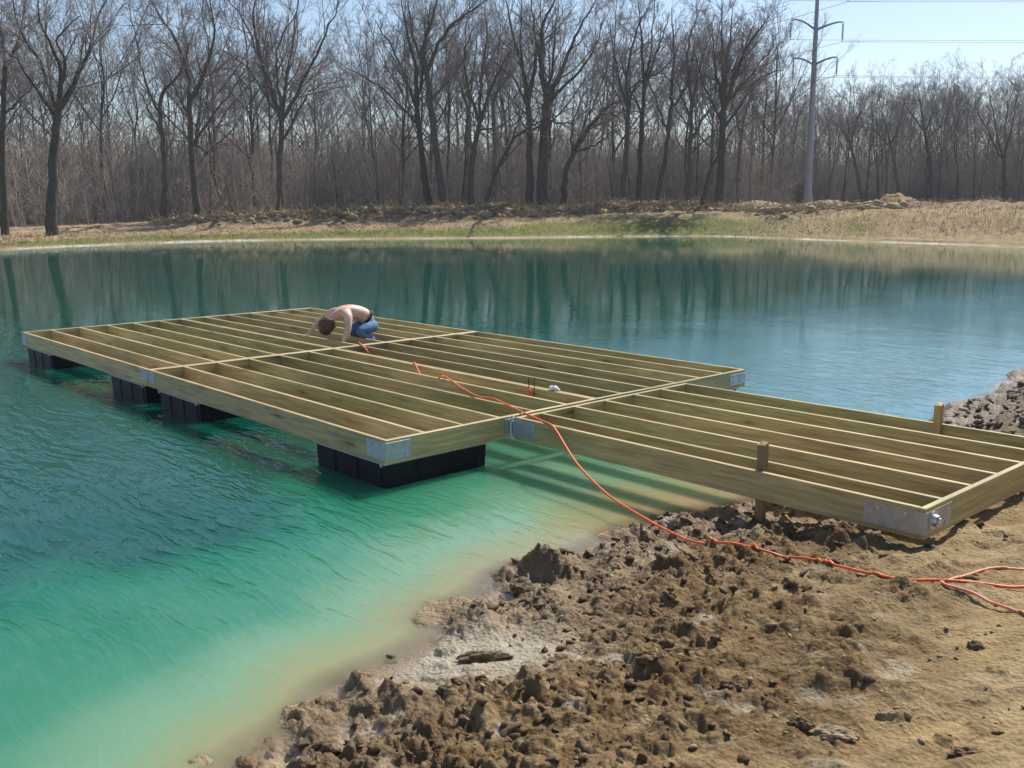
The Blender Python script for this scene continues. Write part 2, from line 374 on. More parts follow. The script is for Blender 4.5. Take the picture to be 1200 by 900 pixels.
    red = C((.19, .105, .042)); k = np.clip(n1 * 2.2 - .1, 0, 1) * .55; wet = wet * (1 - k) + red * k
    cm = clump_c[..., None] * np.clip(.72 + 1.1 * n2 + .5 * n3, 0, 1); cm = np.maximum(cm, (mask * .85)[..., None])
    silc = (near * sst(-.2, .05, s) * (1 - sst(.06, .3, s + .5 * nb)) * (Y < 3.5))[..., None]
    tan = tan * C((1.0, .98, .92)); nearc = tan * (1 - cm) + wet * cm
    k = (.65 * nfarc)[..., None]; nearc = nearc * (1 - k) + C((.185, .155, .122)) * (1 + .6 * n2 + .3 * n3) * k
    silt = C((.37, .325, .245)) * (1 + .1 * n2)
    pale = np.clip(fbm(X * 3.1 + 40, Y * 4.2, 3) * 3.2 - .75, 0, .8)[..., None] * near[..., None] * clump_c[..., None]; k = np.clip(silc * .15 + pale + np.clip(sil * 1.5, 0, 1)[..., None] * near[..., None], 0, 1) * (1 - .8 * mask[..., None]); nearc = nearc * (1 - k) + silt * k
    bed = C((.42, .32, .20)); k = near[..., None] * sst(.02, -.15, s)[..., None] if False else (near * (1 - sst(-.035, .006, Z)))[..., None]; nearc = nearc * (1 - k) + bed * k
    f1 = fbm(X * .25, Y * .25, 4)[..., None]; f2 = fbm(X * 2.0, Y * 2.0, 3)[..., None]; f3 = fbm(X * .9, Y * .9, 4)[..., None]
    grass = C((.13, .15, .04)) * (1 + .3 * f1 + .35 * f2); straw = C((.31, .235, .135)) * (1 + .2 * f1 + .35 * f2 + .25 * f3)
    gx = np.interp(brg, [112, 116, 121, 126, 170], [.05, .0, .1, 1, 1])[..., None]
    g_w = np.interp(brg, [120, 128, 150, 170], [.9, .95, .8, .75])
    gm = (sst(.5, .9, s) * (1 - sst(.62, .95, s / (wid * g_w + 0.01) + .25 * f1[..., 0])))[..., None] * np.clip(1.0 + .9 * f1 + .3 * f2, 0, 1) * gx
    patch = np.exp(-((brg - 118.7) / .7) ** 2 - ((s - 3.2) / 1.6) ** 2)[..., None] * .7
    gm = np.clip(gm + patch, 0, 1)
    farc = straw * (1 - gm) + grass * gm
    lit = C((.29, .22, .14)) * (1 + .5 * f2 + .4 * f3); k = sst(wid + 2.6, wid + 4.5, s + 1.2 * f3[..., 0])[..., None]; farc = farc * (1 - k) + lit * k
    cut = (np.exp(-((s - .75) / .16) ** 2))[..., None] * np.clip(.6 + 1.4 * f1 + f3, 0, 1); farc = farc * (1 - cut) + C((.06, .045, .03)) * cut
    wh = (sst(.62, .45, s) if False else (1 - sst(.30, .48, s + .25 * f3[..., 0] + .15 * f1[..., 0])))[..., None]
    gap = (np.exp(-((brg - 127.2) / 1.3) ** 2))[..., None]; wh = wh * (1 - .8 * gap)
    wh = wh * np.clip(.75 + 2.2 * f1, .1, 1); farc = farc * (1 - wh) + C((.50, .465, .40)) * (1 + .15 * f2) * wh
    nr = near[..., None]; colr = np.clip(nearc * nr + farc * (1 - nr), .01, .8)
    Z = Z + (1 - near) * sst(.9, 1.6, s) * (R < 150) * (.12 * fbm(X * .8, Y * .8, 3) + .10 * fbm(X * 3, Y * 3, 2))
    nR, nT = X.shape; idx = np.arange(nR * nT).reshape(nR, nT)
    a = idx[:-1]; b = idx[1:]; F = np.stack([a, b, np.roll(b, -1, 1), np.roll(a, -1, 1)], -1).reshape(-1, 4)
    V = np.stack([X, Y, Z], -1).reshape(-1, 3)
    cen = np.array([[CAM.x, CAM.y, Z[0].mean()]]); ci = len(V); V = np.concatenate([V, cen])
    T0 = np.stack([np.full(nT, ci), idx[0], np.roll(idx[0], -1)], -1)
    me = npmesh('ground', V, [F, T0])
    at = me.attributes.new('soil', 'FLOAT_COLOR', 'POINT')
    col4 = np.ones((len(V), 4), np.float32); col4[:-1, :3] = colr.reshape(-1, 3); col4[-1, :3] = colr[0, 0]; at.data.foreach_set('color', col4.ravel())
    wa = me.attributes.new('wetness', 'FLOAT', 'POINT'); wv = np.zeros(len(V), np.float32)
    wv[:-1] = np.clip(near * (1 - sst(.15, 1.0, s + .25 * nb)) + .25 * cm[..., 0] * near, 0, 1).ravel(); wa.data.foreach_set('value', wv)
    m, nt, out = mat_new('ground'); g = NT(nt)
    at_c = g.n('ShaderNodeAttribute', attribute_name='soil').outputs['Color']; at_w = g.n('ShaderNodeAttribute', attribute_name='wetness').outputs['Fac']
    tc = g.n('ShaderNodeTexCoord').outputs['Object']
    f = g.noise(tc, 55, 6, .7); f2_ = g.noise(tc, 9, 5, .65)
    c = g.mix(1.0, at_c, g.ramp(f, [(.25, (.62, .60, .58)), (.5, (1, 1, 1)), (.75, (1.25, 1.2, 1.12))]), 'MULTIPLY')
    c = g.mix(1.0, c, g.ramp(f2_, [(.3, (.85, .83, .80)), (.7, (1.1, 1.1, 1.1))]), 'MULTIPLY')
    ro = g.math('SUBTRACT', .95, g.math('MULTIPLY', at_w, .42))
    vo = g.n('ShaderNodeTexVoronoi', feature='SMOOTH_F1', i_Scale=48.0); g.l(tc, vo.inputs['Vector']); f4_ = g.noise(tc, 160, 3, .7)
    h = g.math('ADD', g.math('ADD', g.math('MULTIPLY', f, .6), f2_), g.math('ADD', g.math('MULTIPLY', vo.outputs['Distance'], -.6), g.math('MULTIPLY', f4_, .15)))
    sp = g.math('ADD', .10, g.math('MULTIPLY', at_w, .2))
    g.l(pbsdf(g, c, ro, g.bump(h, 1.0, .022), spec=sp), out.inputs[0])
    o = link('ground', me, m); tag(o, kind='structure')
    def zlook(x, y, rad=0):
        rc = math.hypot(x - CAM.x, y - CAM.y); tc_ = math.atan2(y - CAM.y, x - CAM.x)
        if tc_ < th[0]: tc_ += 2 * PI
        i = min(len(r) - 1, np.searchsorted(r, rc)); j = min(len(th) - 1, np.searchsorted(th, tc_))
        if rad: 
            w = max(1, int(rad / max(rc * .003, .001))); return float(Z[max(0, i - w):i + w + 1, max(0, j - w):j + w + 1].max())
        return float(Z[i, j])
    return zlook
ground_z = build_ground()

# ------------------------------------------------------------------ water
def build_water():
    c0 = 137.7
    th = np.radians(np.concatenate([np.arange(c0 - 36, c0 + 36.01, .5), np.arange(c0 + 38, c0 + 324 - .01, 4.0)]))
    r = [.8]
    while r[-1] < 85: r.append(r[-1] * 1.013)
    r = np.array(r); R, T = np.meshgrid(r, th, indexing='ij'); X = CAM.x + R * np.cos(T); Y = CAM.y + R * np.sin(T)
    s = shore_fast(X, Y)
    zb, near, brg, wid, bank = base_height(X, Y, s)
    plume = fbm(X * .55, Y * .55, 3) * .55 + fbm(X * 1.8, Y * 1.8, 3) * .18
    # distance over which the silt stirred up at this shore thins out into the green water
    w = np.interp(Y, [-5, -2.5, -1, 0, 1.5, 3, 6, 10], [.62, .62, .62, .8, 1.2, .9, .7, .7])
    clear = np.clip(-s / w * (1 + .8 * plume), 0, 4); clear = np.where(near > .5, clear, np.clip(-s * 1.2, 0, 4))
    # pale sky reflection put into the body colour of silty water by the right shore
    sky_tint = (1 - sst(3, 8.5, -s + 2.5 * plume)) * sst(1.5, 5.5, Y + 2 * plume) * (1 - sst(18, 34, Y))
    nR, nT = X.shape; idx = np.arange(nR * nT).reshape(nR, nT)
    a = idx[:-1]; b = idx[1:]; F = np.stack([a, b, np.roll(b, -1, 1), np.roll(a, -1, 1)], -1).reshape(-1, 4)
    keep = (s.ravel()[F] < .35).any(1); F = F[keep]
    used = np.unique(F); mp = np.full(nR * nT, -1); mp[used] = np.arange(len(used)); F = mp[F]
    V = np.stack([X, Y, np.zeros_like(X)], -1).reshape(-1, 3)[used]
    me = npmesh('pond_water', V, F)
    ruf = np.interp(np.hypot(X - CAM.x, Y - CAM.y), [0, 8, 12, 17, 26, 80], [1.0, 1.0, .7, .14, .05, .025])
    for nm, arr in (('clearness', clear), ('depth', -zb), ('ruffle', ruf), ('sky_tint', sky_tint)):
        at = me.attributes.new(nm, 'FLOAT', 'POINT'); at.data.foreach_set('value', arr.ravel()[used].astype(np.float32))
    m, nt, out = mat_new('pond_water'); g = NT(nt)
    cl = g.n('ShaderNodeAttribute', attribute_name='clearness').outputs['Fac']; dp = g.n('ShaderNodeAttribute', attribute_name='depth').outputs['Fac']
    tc = g.n('ShaderNodeTexCoord').outputs['Object']
    warp = g.n('ShaderNodeTexNoise', i_Scale=.8, i_Detail=2.0); g.l(tc, warp.inputs['Vector'])
    dv = g.n('ShaderNodeVectorMath', operation='MULTIPLY_ADD'); g.l(warp.outputs['Color'], dv.inputs[0]); dv.inputs[1].default_value = (.5, .5, 0); g.l(tc, dv.inputs[2]); v = dv.outputs[0]
    # crests run roughly along +X/-Y of the photograph's left-to-right, slightly downwards
    ROT = math.radians(6)
    n1 = g.noise(g.mapping(v, (1.3, 5.6, 1), (0, 0, ROT)), 1.0, 3, .5)
    n2 = g.noise(g.mapping(v, (3.2, 12, 1), (0, 0, ROT + .25)), 1.0, 3, .55)
    n3 = g.noise(g.mapping(v, (.35, .9, 1), (0, 0, ROT - .3)), 1.0, 2, .5)
    n4 = g.noise(g.mapping(v, (9, 22, 1), (0, 0, ROT - .2)), 1.0, 2, .5)
    amp = g.ramp(g.noise(tc, .22, 2, .5), [(.35, (.45, .45, .45)), (.65, (1, 1, 1))])
    ruf_ = g.n('ShaderNodeAttribute', attribute_name='ruffle').outputs['Fac']
    calm = g.math('MULTIPLY', ruf_, g.math('MINIMUM', g.math('ADD', g.math('MULTIPLY', cl, .75), .2), 1.0))
    crest = g.math('SUBTRACT', 1.0, g.math('ABSOLUTE', g.math('SUBTRACT', g.math('MULTIPLY', n1, 2.0), 1.0)))
    crest = g.math('POWER', crest, 2.5)
    h = g.math('ADD', g.math('MULTIPLY', crest, .0135), g.math('ADD', g.math('MULTIPLY', n2, .0062), g.math('ADD', g.math('MULTIPLY', n3, .035), g.math('MULTIPLY', n4, .0018))))
    h = g.math('MULTIPLY', h, g.math('MULTIPLY', amp, calm))
    nrm = g.bump(h, 1.0, WAVE)
    col = g.ramp(g.math('MULTIPLY', cl, .25), [(0, (.27, .21, .13)), (.12, (.225, .235, .115)), (.25, (.14, .26, .155)), (.45, (.045, .185, .108)), (.75, (.009, .130, .073)), (1, (.002, .064, .043))])
    mk = g.n('ShaderNodeAttribute', attribute_name='sky_tint').outputs['Fac']; col = g.mix(mk, col, (.085, .20, .225))
    dif = g.n('ShaderNodeSubsurfaceScattering', falloff='BURLEY', i_Scale=.42); dif.inputs['Radius'].default_value = (.5, 1, .9); g.l(col, dif.inputs['Color'])
    tr = g.n('ShaderNodeBsdfTransparent')
    ms = g.n('ShaderNodeMixShader'); g.l(g.math('MULTIPLY', g.math('ADD', dp, .004), 20.0, True), ms.inputs[0]); g.l(tr.outputs[0], ms.inputs[1]); g.l(dif.outputs[0], ms.inputs[2])
    gl = g.n('ShaderNodeBsdfGlossy', i_Roughness=.03); gl.inputs['Color'].default_value = (1, 1, 1, 1); g.l(nrm, gl.inputs['Normal'])
    fr = g.n('ShaderNodeFresnel', i_IOR=1.35); g.l(nrm, fr.inputs['Normal'])
    m2 = g.n('ShaderNodeMixShader'); g.l(fr.outputs[0], m2.inputs[0]); g.l(ms.outputs[0], m2.inputs[1]); g.l(gl.outputs[0], m2.inputs[2])
    g.l(m2.outputs[0], out.inputs[0])
    tag(link('pond_water', me, m), kind='structure')
WAVE = 1.0
build_water()

# ------------------------------------------------------------------ dock
TOP = .410; TH = .038; DEP = .193; SX = 4.55; SW = 2.3895; PITCH = .4064
_mc = {}
def board_mesh(L, dep=DEP):
    k = (round(L, 3), dep)
    if k not in _mc: _mc[k] = bm_mesh('board', box_bm(0, L, 0, TH, -dep, 0, .0035))
    return _mc[k]
def bolts_bm(pts, nrm, r=.011, h=.008):
    bm = bmesh.new(); n = Vector(nrm)
    for p in pts: cyl_bm(bm, Vector(p), Vector(p) + n * h, r, r * .9, 6)
    return bm
rb = random.Random(5)
BOLT = bm_mesh('bolt', bolts_bm([(0, 0, 0)], (0, -1, 0))); BOLT.materials.append(M['bolt'])
def section(x0, y0, label, group, brackets, floats, zt=TOP, L=SX, width=SW, from_far=False, name='dock_section'):
    """frame with its corner at x0,y0; joists run along X"""
    t = empty(name, (x0, y0, zt)); tag(t, label, 'dock frame' if name == 'dock_section' else 'gangway', group)
    for k, xx in enumerate((0, L - TH)):
        # a board along Y: its mesh runs along local X, so turn it by 90 degrees
        link('end_board', board_mesh(width), M['wood'], t, (xx + TH, 0, 0), (0, 0, PI / 2))
    ys = [0.0] + [PITCH * k - TH / 2 for k in range(1, 6)] + [width - TH]
    if from_far: ys = [0.0] + [width - PITCH * (6 - k) - TH / 2 for k in range(1, 6)] + [width - TH]
    inner = L - 2 * TH - .002
    for i, yy in enumerate(ys):
        side = i in (0, len(ys) - 1)
        link('side_board' if side else 'joist', board_mesh(inner), M['wood'], t, (TH + .001, yy, (0 if side else -rb.uniform(.001, .007))))
    for (kind, args) in brackets:
        if kind == 'corner':     # an L shaped plate round a corner: sx, sy = which corner
            sx, sy, wd, z0, z1, mt = args
            cx = 0 if sx < 0 else L; cy = 0 if sy < 0 else width; e = .004
            bm = bmesh.new()
            xa, xb = (cx - e, cx + wd) if sx < 0 else (cx - wd, cx + e)
            ya, yb = (cy - e, cy) if sy < 0 else (cy, cy + e)
            box_bm(xa, xb, ya, yb, z0, z1, .001, bm)
            xa2, xb2 = (cx - e - .0005, cx) if sx < 0 else (cx, cx + e + .0005)
            ya2, yb2 = (cy, cy + wd * .92) if sy < 0 else (cy - wd * .92, cy)
            box_bm(xa2, xb2, ya2, yb2, z0 + .001, z1 - .001, .001, bm)
            br = link('corner_bracket', bm_mesh('corner_bracket', bm), mt, t)
            pts1 = [(cx - sx * wd * f, (cy - e) if sy < 0 else cy + e, zz) for f in (.3, .75) for zz in (z0 + .025, z1 - .025)]
            pts2 = [(cx + sx * (e), cy - sy * wd * f, zz) for f in (.32, .72) for zz in (z0 + .03, z1 - .03)]
            for p in pts1: link('bolt', BOLT, None, br, p, (0, 0, 0 if sy < 0 else PI))
            for p in pts2: link('bolt', BOLT, None, br, p, (0, 0, PI / 2 if sx > 0 else -PI / 2))
        if kind == 'plate':      # flat plate on the face looking to -Y
            xa, xb, z0, z1, mt = args
            br = link('joint_plate', bm_mesh('joint_plate', box_bm(xa, xb, -.005, -.0005, z0, z1, .001)), mt, t)
            pts = [(xa + (xb - xa) * f, -.005, zz) for f in (.25, .75) for zz in (z0 + .03, z1 - .03)]
            for p in pts: link('bolt', BOLT, None, br, p)
    for (fx, fy, fw, fl) in floats:
        make_float(t, fx, fy, fw, fl, -DEP - .002)
    return t
def make_float(t, fx, fy, fw, fl, ztop, h=.52):
    """hollow black plastic tub with ribs and a folded flange round its top"""
    bm = bmesh.new(); z0 = ztop - h; tap = .03
    nx = 6; ny = 6; ring = []
    def rib(k): return 0.0
    pts = []
    for i in range(nx * 2): pts.append((fx + fw * i / (nx * 2), fy + rib(i // 2 % 2 + (0 if 0 < i else 1))))
    pts = []
    seg = 3
    def side(p, q, nrm):
        p = Vector(p); q = Vector(q); n = Vector(nrm); o = []
        for i in range(seg):
            a = (i + .02) / seg; b = (i + .80) / seg; c = (i + .85) / seg; d_ = (i + .97) / seg
            o += [p.lerp(q, a), p.lerp(q, b), p.lerp(q, c) + n * -.010, p.lerp(q, d_) + n * -.010]
        return o
    x1, y1 = fx + fw, fy + fl
    pts = side((fx, fy), (x1, fy), (0, -1)) + side((x1, fy), (x1, y1), (1, 0)) + side((x1, y1), (fx, y1), (0, 1)) + side((fx, y1), (fx, fy), (-1, 0))
    cx, cy = fx + fw / 2, fy + fl / 2
    rings = []
    for z, s in ((z0, .93), (z0 + .03, .965), (ztop - .022, 1.0)):
        rings.append([bm.verts.new((cx + (p.x - cx) * s, cy + (p.y - cy) * s, z)) for p in pts])
    n = len(pts)
    for a, b in zip(rings, rings[1:]):
        for i in range(n): bm.faces.new((a[i], a[(i + 1) % n], b[(i + 1) % n], b[i]))
    bm.faces.new(rings[0][::-1]); bm.faces.new(rings[-1])
    f = link('float', bm_mesh('float', bm), M['black_plastic'], t)
    b2 = bmesh.new(); e = .012
    box_bm(fx - e, x1 + e, fy - e, y1 + e, ztop - .021, ztop - .006, .003, b2)
    link('flange', bm_mesh('flange', b2), M['grey_flange'], f)
    for px_, py_ in ((fx + .02, fy - e - .002), (x1 - .03, fy - e - .002)):
        b3 = bmesh.new(); cyl_bm(b3, (px_, py_, ztop - .035), (px_, py_, ztop + .004), .012, .012, 8)
        link('float_bolt', bm_mesh('float_bolt', b3), M['grey_flange'], f)
    return f
Z0, Z1 = -.135, -.012
LX = -9.11
G = 'four wooden frames bolted together as one floating dock'
FL = 1.05
section(-SX, 0, 'nearest dock frame, its front corner clad in a steel plate, orange cord across it', G,
        [('corner', (1, -1, .26, -.165, -.02, M['galv'])), ('plate', (.012, .17, Z0, Z1, M['galv']))],
        [(.22, .02, .98, FL), (SX - FL - .03, .03, 1.02, FL), (SX / 2 - .5, SW - 1.1, FL, 1.0)])
section(LX, 0, 'left dock frame ending at the far left corner, with nobody kneeling on it', G,
        [('corner', (-1, -1, .22, -.165, -.02, M['galv'])), ('plate', (SX - .19, SX - .012, Z0, Z1, M['galv']))],
        [(.12, .02, FL, FL), (SX - 1.2, .02, 1.02, FL)])
section(-SX, SW + .001, 'right rear dock frame with a white scrap on its near doubled board', G,
        [('corner', (1, 1, .30, -.15, -.03, M['galv']))],
        [(SX - 1.1, SW - 1.12, FL, FL), (.22, SW - 1.12, FL, FL)])
section(LX, SW + .001, 'farthest dock frame, where the shirtless man kneels', G,
        [], [(.12, SW - 1.12, FL, FL), (SX - 1.2, SW - 1.12, FL, FL)])
# gangway from the dock to the mud
GX, GY, GL, GW = .098, 1.262, 3.563, 2.33
gang = section(GX, GY, 'wooden gangway frame reaching from the dock onto the muddy shore', None,
        [('corner', (1, -1, .38, -.165, -.024, M['galv_tan'])), ('plate', (.02, .25, -.16, -.02, M['galv']))], [], TOP + .012, GL, GW, True, 'gangway')
gang.rotation_euler = (0, -.0045, 0)
# big round pin cap with washer on the shore end, hinge knuckle at the dock end
bm = bmesh.new(); cyl_bm(bm, (GL + .005, .10, -.088), (GL + .011, .10, -.088), .056, .056, 24); cyl_bm(bm, (GL + .011, .10, -.088), (GL + .040, .10, -.088), .038, .035, 20)
cyl_bm(bm, (GL + .045, .10, -.088), (GL + .052, .10, -.088), .023, .019, 16)
link('pin_cap', bm_mesh('pin_cap', bm, False), M['bolt'], gang)
bm = bmesh.new()
box_bm(-.058, -.046, -.03, .09, -.16, -.02, .001, bm); box_bm(-.094, -.058, -.028, -.018, -.15, -.03, .001, bm); box_bm(-.045, .02, -.012, -.004, -.15, -.03, .001, bm)
hk = link('hinge', bm_mesh('hinge', bm), M['galv'], gang)
bm = bmesh.new(); cyl_bm(bm, (-.02, -.024, -.175), (-.02, -.024, -.01), .010, .010, 10)
for i in range(10):
    a0 = PI * i / 10; a1 = PI * (i + 1) / 10
    cyl_bm(bm, (-.02 + .022 - .022 * math.cos(a0), -.024, -.012 + .024 * math.sin(a0)), (-.02 + .022 - .022 * math.cos(a1), -.024, -.012 + .024 * math.sin(a1)), .007, .007, 6)
link('hinge_pin', bm_mesh('hinge_pin', bm), M['bolt'], hk)
# posts: 4x4s driven inside the gangway's side boards
def post(x, y, top, bottom, label):
    bm = box_bm(0, top - bottom, -.026, .026, -.029, .029, .003)
    for v in bm.verts:
        if v.co.x > (top - bottom) * .9: v.co.x += .012 * math.sin(v.co.y * 40) + rb.uniform(-.003, .003)
    o = link('wooden_post', bm_mesh('wooden_post', bm), M['post_wood'], None, (x, y, bottom), (0, -PI / 2, rb.uniform(-.03, .03)))
    tag(o, label, 'post', 'square posts standing inside the gangway')
post(2.505, 1.262 + TH + .028, TOP + .205, -.35, 'square wooden post at the near side of the gangway, its foot in the mud')
post(2.70, GY + GW - TH - .028, TOP + .19, -.45, 'square wooden post at the far side of the gangway, by the water')

# ------------------------------------------------------------------ orange cords
def at(px, py, depth):
    return CAM + (VIEW + RIGHT * ((px - 600) / FPX) - UP * ((py - 450) / FPX)) * depth
def at_z(px, py, z):
    v = VIEW + RIGHT * ((px - 600) / FPX) - UP * ((py - 450) / FPX); return CAM + v * ((z - CAM.z) / v.z)
def cord(name, pts, r, mat, label, n=8, group=None):
    P = catmull([tuple(p) for p in pts], n)
    g0 = [i for i in range(len(P)) if P[i][0] > 2.45 and P[i][2] < .33]
    if g0:                                               # lies on the ground, stiff enough to bridge the clods
        k0 = g0[0]; P = np.concatenate([P[:k0], catmull([tuple(p) for p in P[k0:]], 4)])
        low = np.array([ground_z(p[0], p[1]) for p in P[k0:]]); gz = np.array([ground_z(p[0], p[1], .015) + r * .6 for p in P[k0:]]); sm = gz.copy(); W = 26
        for i in range(len(gz)): a_ = gz[max(0, i - W):i + W + 1]; sm[i] = np.mean(a_) + .5 * np.std(a_)
        sm = np.convolve(np.pad(sm, 8, mode='edge'), np.ones(17) / 17, 'valid')
        if k0 > 0: t_ = np.clip(np.arange(len(sm)) / 30, 0, 1); sm = P[k0 - 1][2] * (1 - t_) + sm * t_
        P[k0:, 2] = np.maximum(sm, low + r * .9)
    o = link(name, tube_mesh(name, P, r, 8), mat); tag(o, label, 'extension cord', group); return o
zt = TOP + .014
A = [at_z(421, 401, zt), at_z(426, 406, zt), at_z(431, 412, zt - .05), at_z(437, 421, zt - .16), at_z(459, 427, zt - .19), at_z(482, 432, zt - .14), at_z(485, 424.5, zt - .01), at_z(488, 430, zt - .02), at_z(494, 440, zt - .09), at_z(508, 447, zt - .12),
     at_z(516, 442, zt), at_z(523, 442, zt + .004), at_z(542, 455, zt), at_z(562, 465, zt + .006), at_z(578, 467, zt + .01), at_z(600, 477, zt), at_z(617, 485, zt + .004), at_z(634, 492.5, zt + .004), at_z(646, 498, zt + .012)]
d0 = (A[-1] - CAM).dot(VIEW); e_ = at_z(786, 624, .10); d1 = (e_ - CAM).dot(VIEW)
for px, py in ((652, 505), (661, 520), (673, 539), (690, 559), (718, 584), (757, 608)):
    f = (px - 646) / 140; A.append(at(px, py, d0 + (d1 - d0) * f ** .75))
for px, py, z in ((787, 624, .11), (829, 641, .13), (865, 648, .14), (900, 652, .16), (927, 655, .17), (967, 663, .19), (1007, 675, .2), (1053, 683, .22), (1100, 687, .23), (1150, 689, .25), (1200, 689, .27), (1290, 684, .28)): A.append(at_z(px, py, z))
cord('extension_cord', A, .0085, M['cord'], 'long orange cord running from the kneeling man over the dock and onto the mud')
B = [at_z(px, py, z) for px, py, z in ((1290, 640, .28), (1240, 655, .27), (1200, 662, .26), (1167, 663, .25), (1150, 669, .24), (1133, 677, .24), (1108, 685, .24), (1102, 690, .24), (1106, 696, .24), (1117, 700, .245), (1140, 706, .25), (1163, 712, .26), (1200, 727, .27), (1260, 750, .28))]
cord('extension_cord', B, .0075, M['cord_pale'], 'thinner faded orange cord looping in a bend on the dry mud at the right')

# ------------------------------------------------------------------ small things on the dock
def lump_mesh(name, r, seed, sub=2, amp=.35, freq=2.2, squash=(1, 1, .7)):
    bm = bmesh.new(); bmesh.ops.create_icosphere(bm, subdivisions=sub, radius=1)
    for v in bm.verts:
        p = v.co.copy(); d = 1 + amp * mnoise.noise(p * freq + Vector((seed * 3.1, seed, 0))) + amp * .5 * mnoise.noise(p * freq * 2.7 + Vector((0, seed, 9)))
        v.co = Vector((p.x * squash[0], p.y * squash[1], p.z * squash[2])) * d * r
    return bm_mesh(name, bm, False)
w = at_z(657, 456, TOP)
o = link('crumpled_paper', lump_mesh('crumpled_paper', .033, 4, 3, .8, 2.6, (1.5, .9, .75)), M['white_paper'], None, (w.x, SW + .02, TOP + .021)); tag(o, 'small crumpled white scrap lying on a doubled board of the dock', 'paper')
t = empty('screwdriver', (-.83, SW - .085, TOP - .16)); tag(t, 'small orange handled tool with a thin dark shaft standing beside the doubled board', 'tool')
bm = bmesh.new(); cyl_bm(bm, (0, 0, .05), (0, 0, .145), .017, .021, 10); cyl_bm(bm, (0, 0, .145), (0, 0, .158), .021, .012, 10); link('handle', bm_mesh('handle', bm), M['cord'], t)
bm = bmesh.new(); cyl_bm(bm, (0, 0, .158), (0, 0, .27), .0045, .0045, 6); cyl_bm(bm, (0, 0, .0), (0, 0, .05), .0045, .0045, 6); link('shaft', bm_mesh('shaft', bm), M['dark_steel'], t)
bm = bmesh.new(); cyl_bm(bm, (0, 0, -.19), (.004, 0, .11), .0045, .004, 6); cyl_bm(bm, (.004, 0, .11), (.004, 0, .118), .009, .009, 8)
o = link('steel_rod', bm_mesh('steel_rod', bm), M['dark_steel'], None, (-.74, SW - .10, TOP)); tag(o, 'thin dark rod standing upright beside the orange handled tool', 'rod')

# ------------------------------------------------------------------ the man kneeling on the far frame
def skin_chain(name, joints, bones, root, levels=2):
    names = list(joints); me = bpy.data.meshes.new(name)
    me.from_pydata([joints[n][0] for n in names], [(names.index(a), names.index(b)) for a, b in bones], [])
    o = bpy.data.objects.new(name, me); COL.objects.link(o)
    sk = o.modifiers.new('skin', 'SKIN'); sk.branch_smoothing = .6; sk.use_smooth_shade = True
    ly = me.skin_vertices[0].data if me.skin_vertices else None
    if ly is None:
        bpy.context.view_layer.objects.active = o; ly = me.skin_vertices[0].data
    for i, n in enumerate(names):
        rr = joints[n][1]; ly[i].radius = rr if isinstance(rr, tuple) else (rr, rr); ly[i].use_root = (n == root)
    sb = o.modifiers.new('sub', 'SUBSURF'); sb.levels = levels; sb.render_levels = levels
    dg = bpy.context.evaluated_depsgraph_get(); ev = o.evaluated_get(dg); m2 = bpy.data.meshes.new_from_object(ev)
    bpy.data.objects.remove(o); m2.polygons.foreach_set('use_smooth', np.ones(len(m2.polygons), bool)); return m2
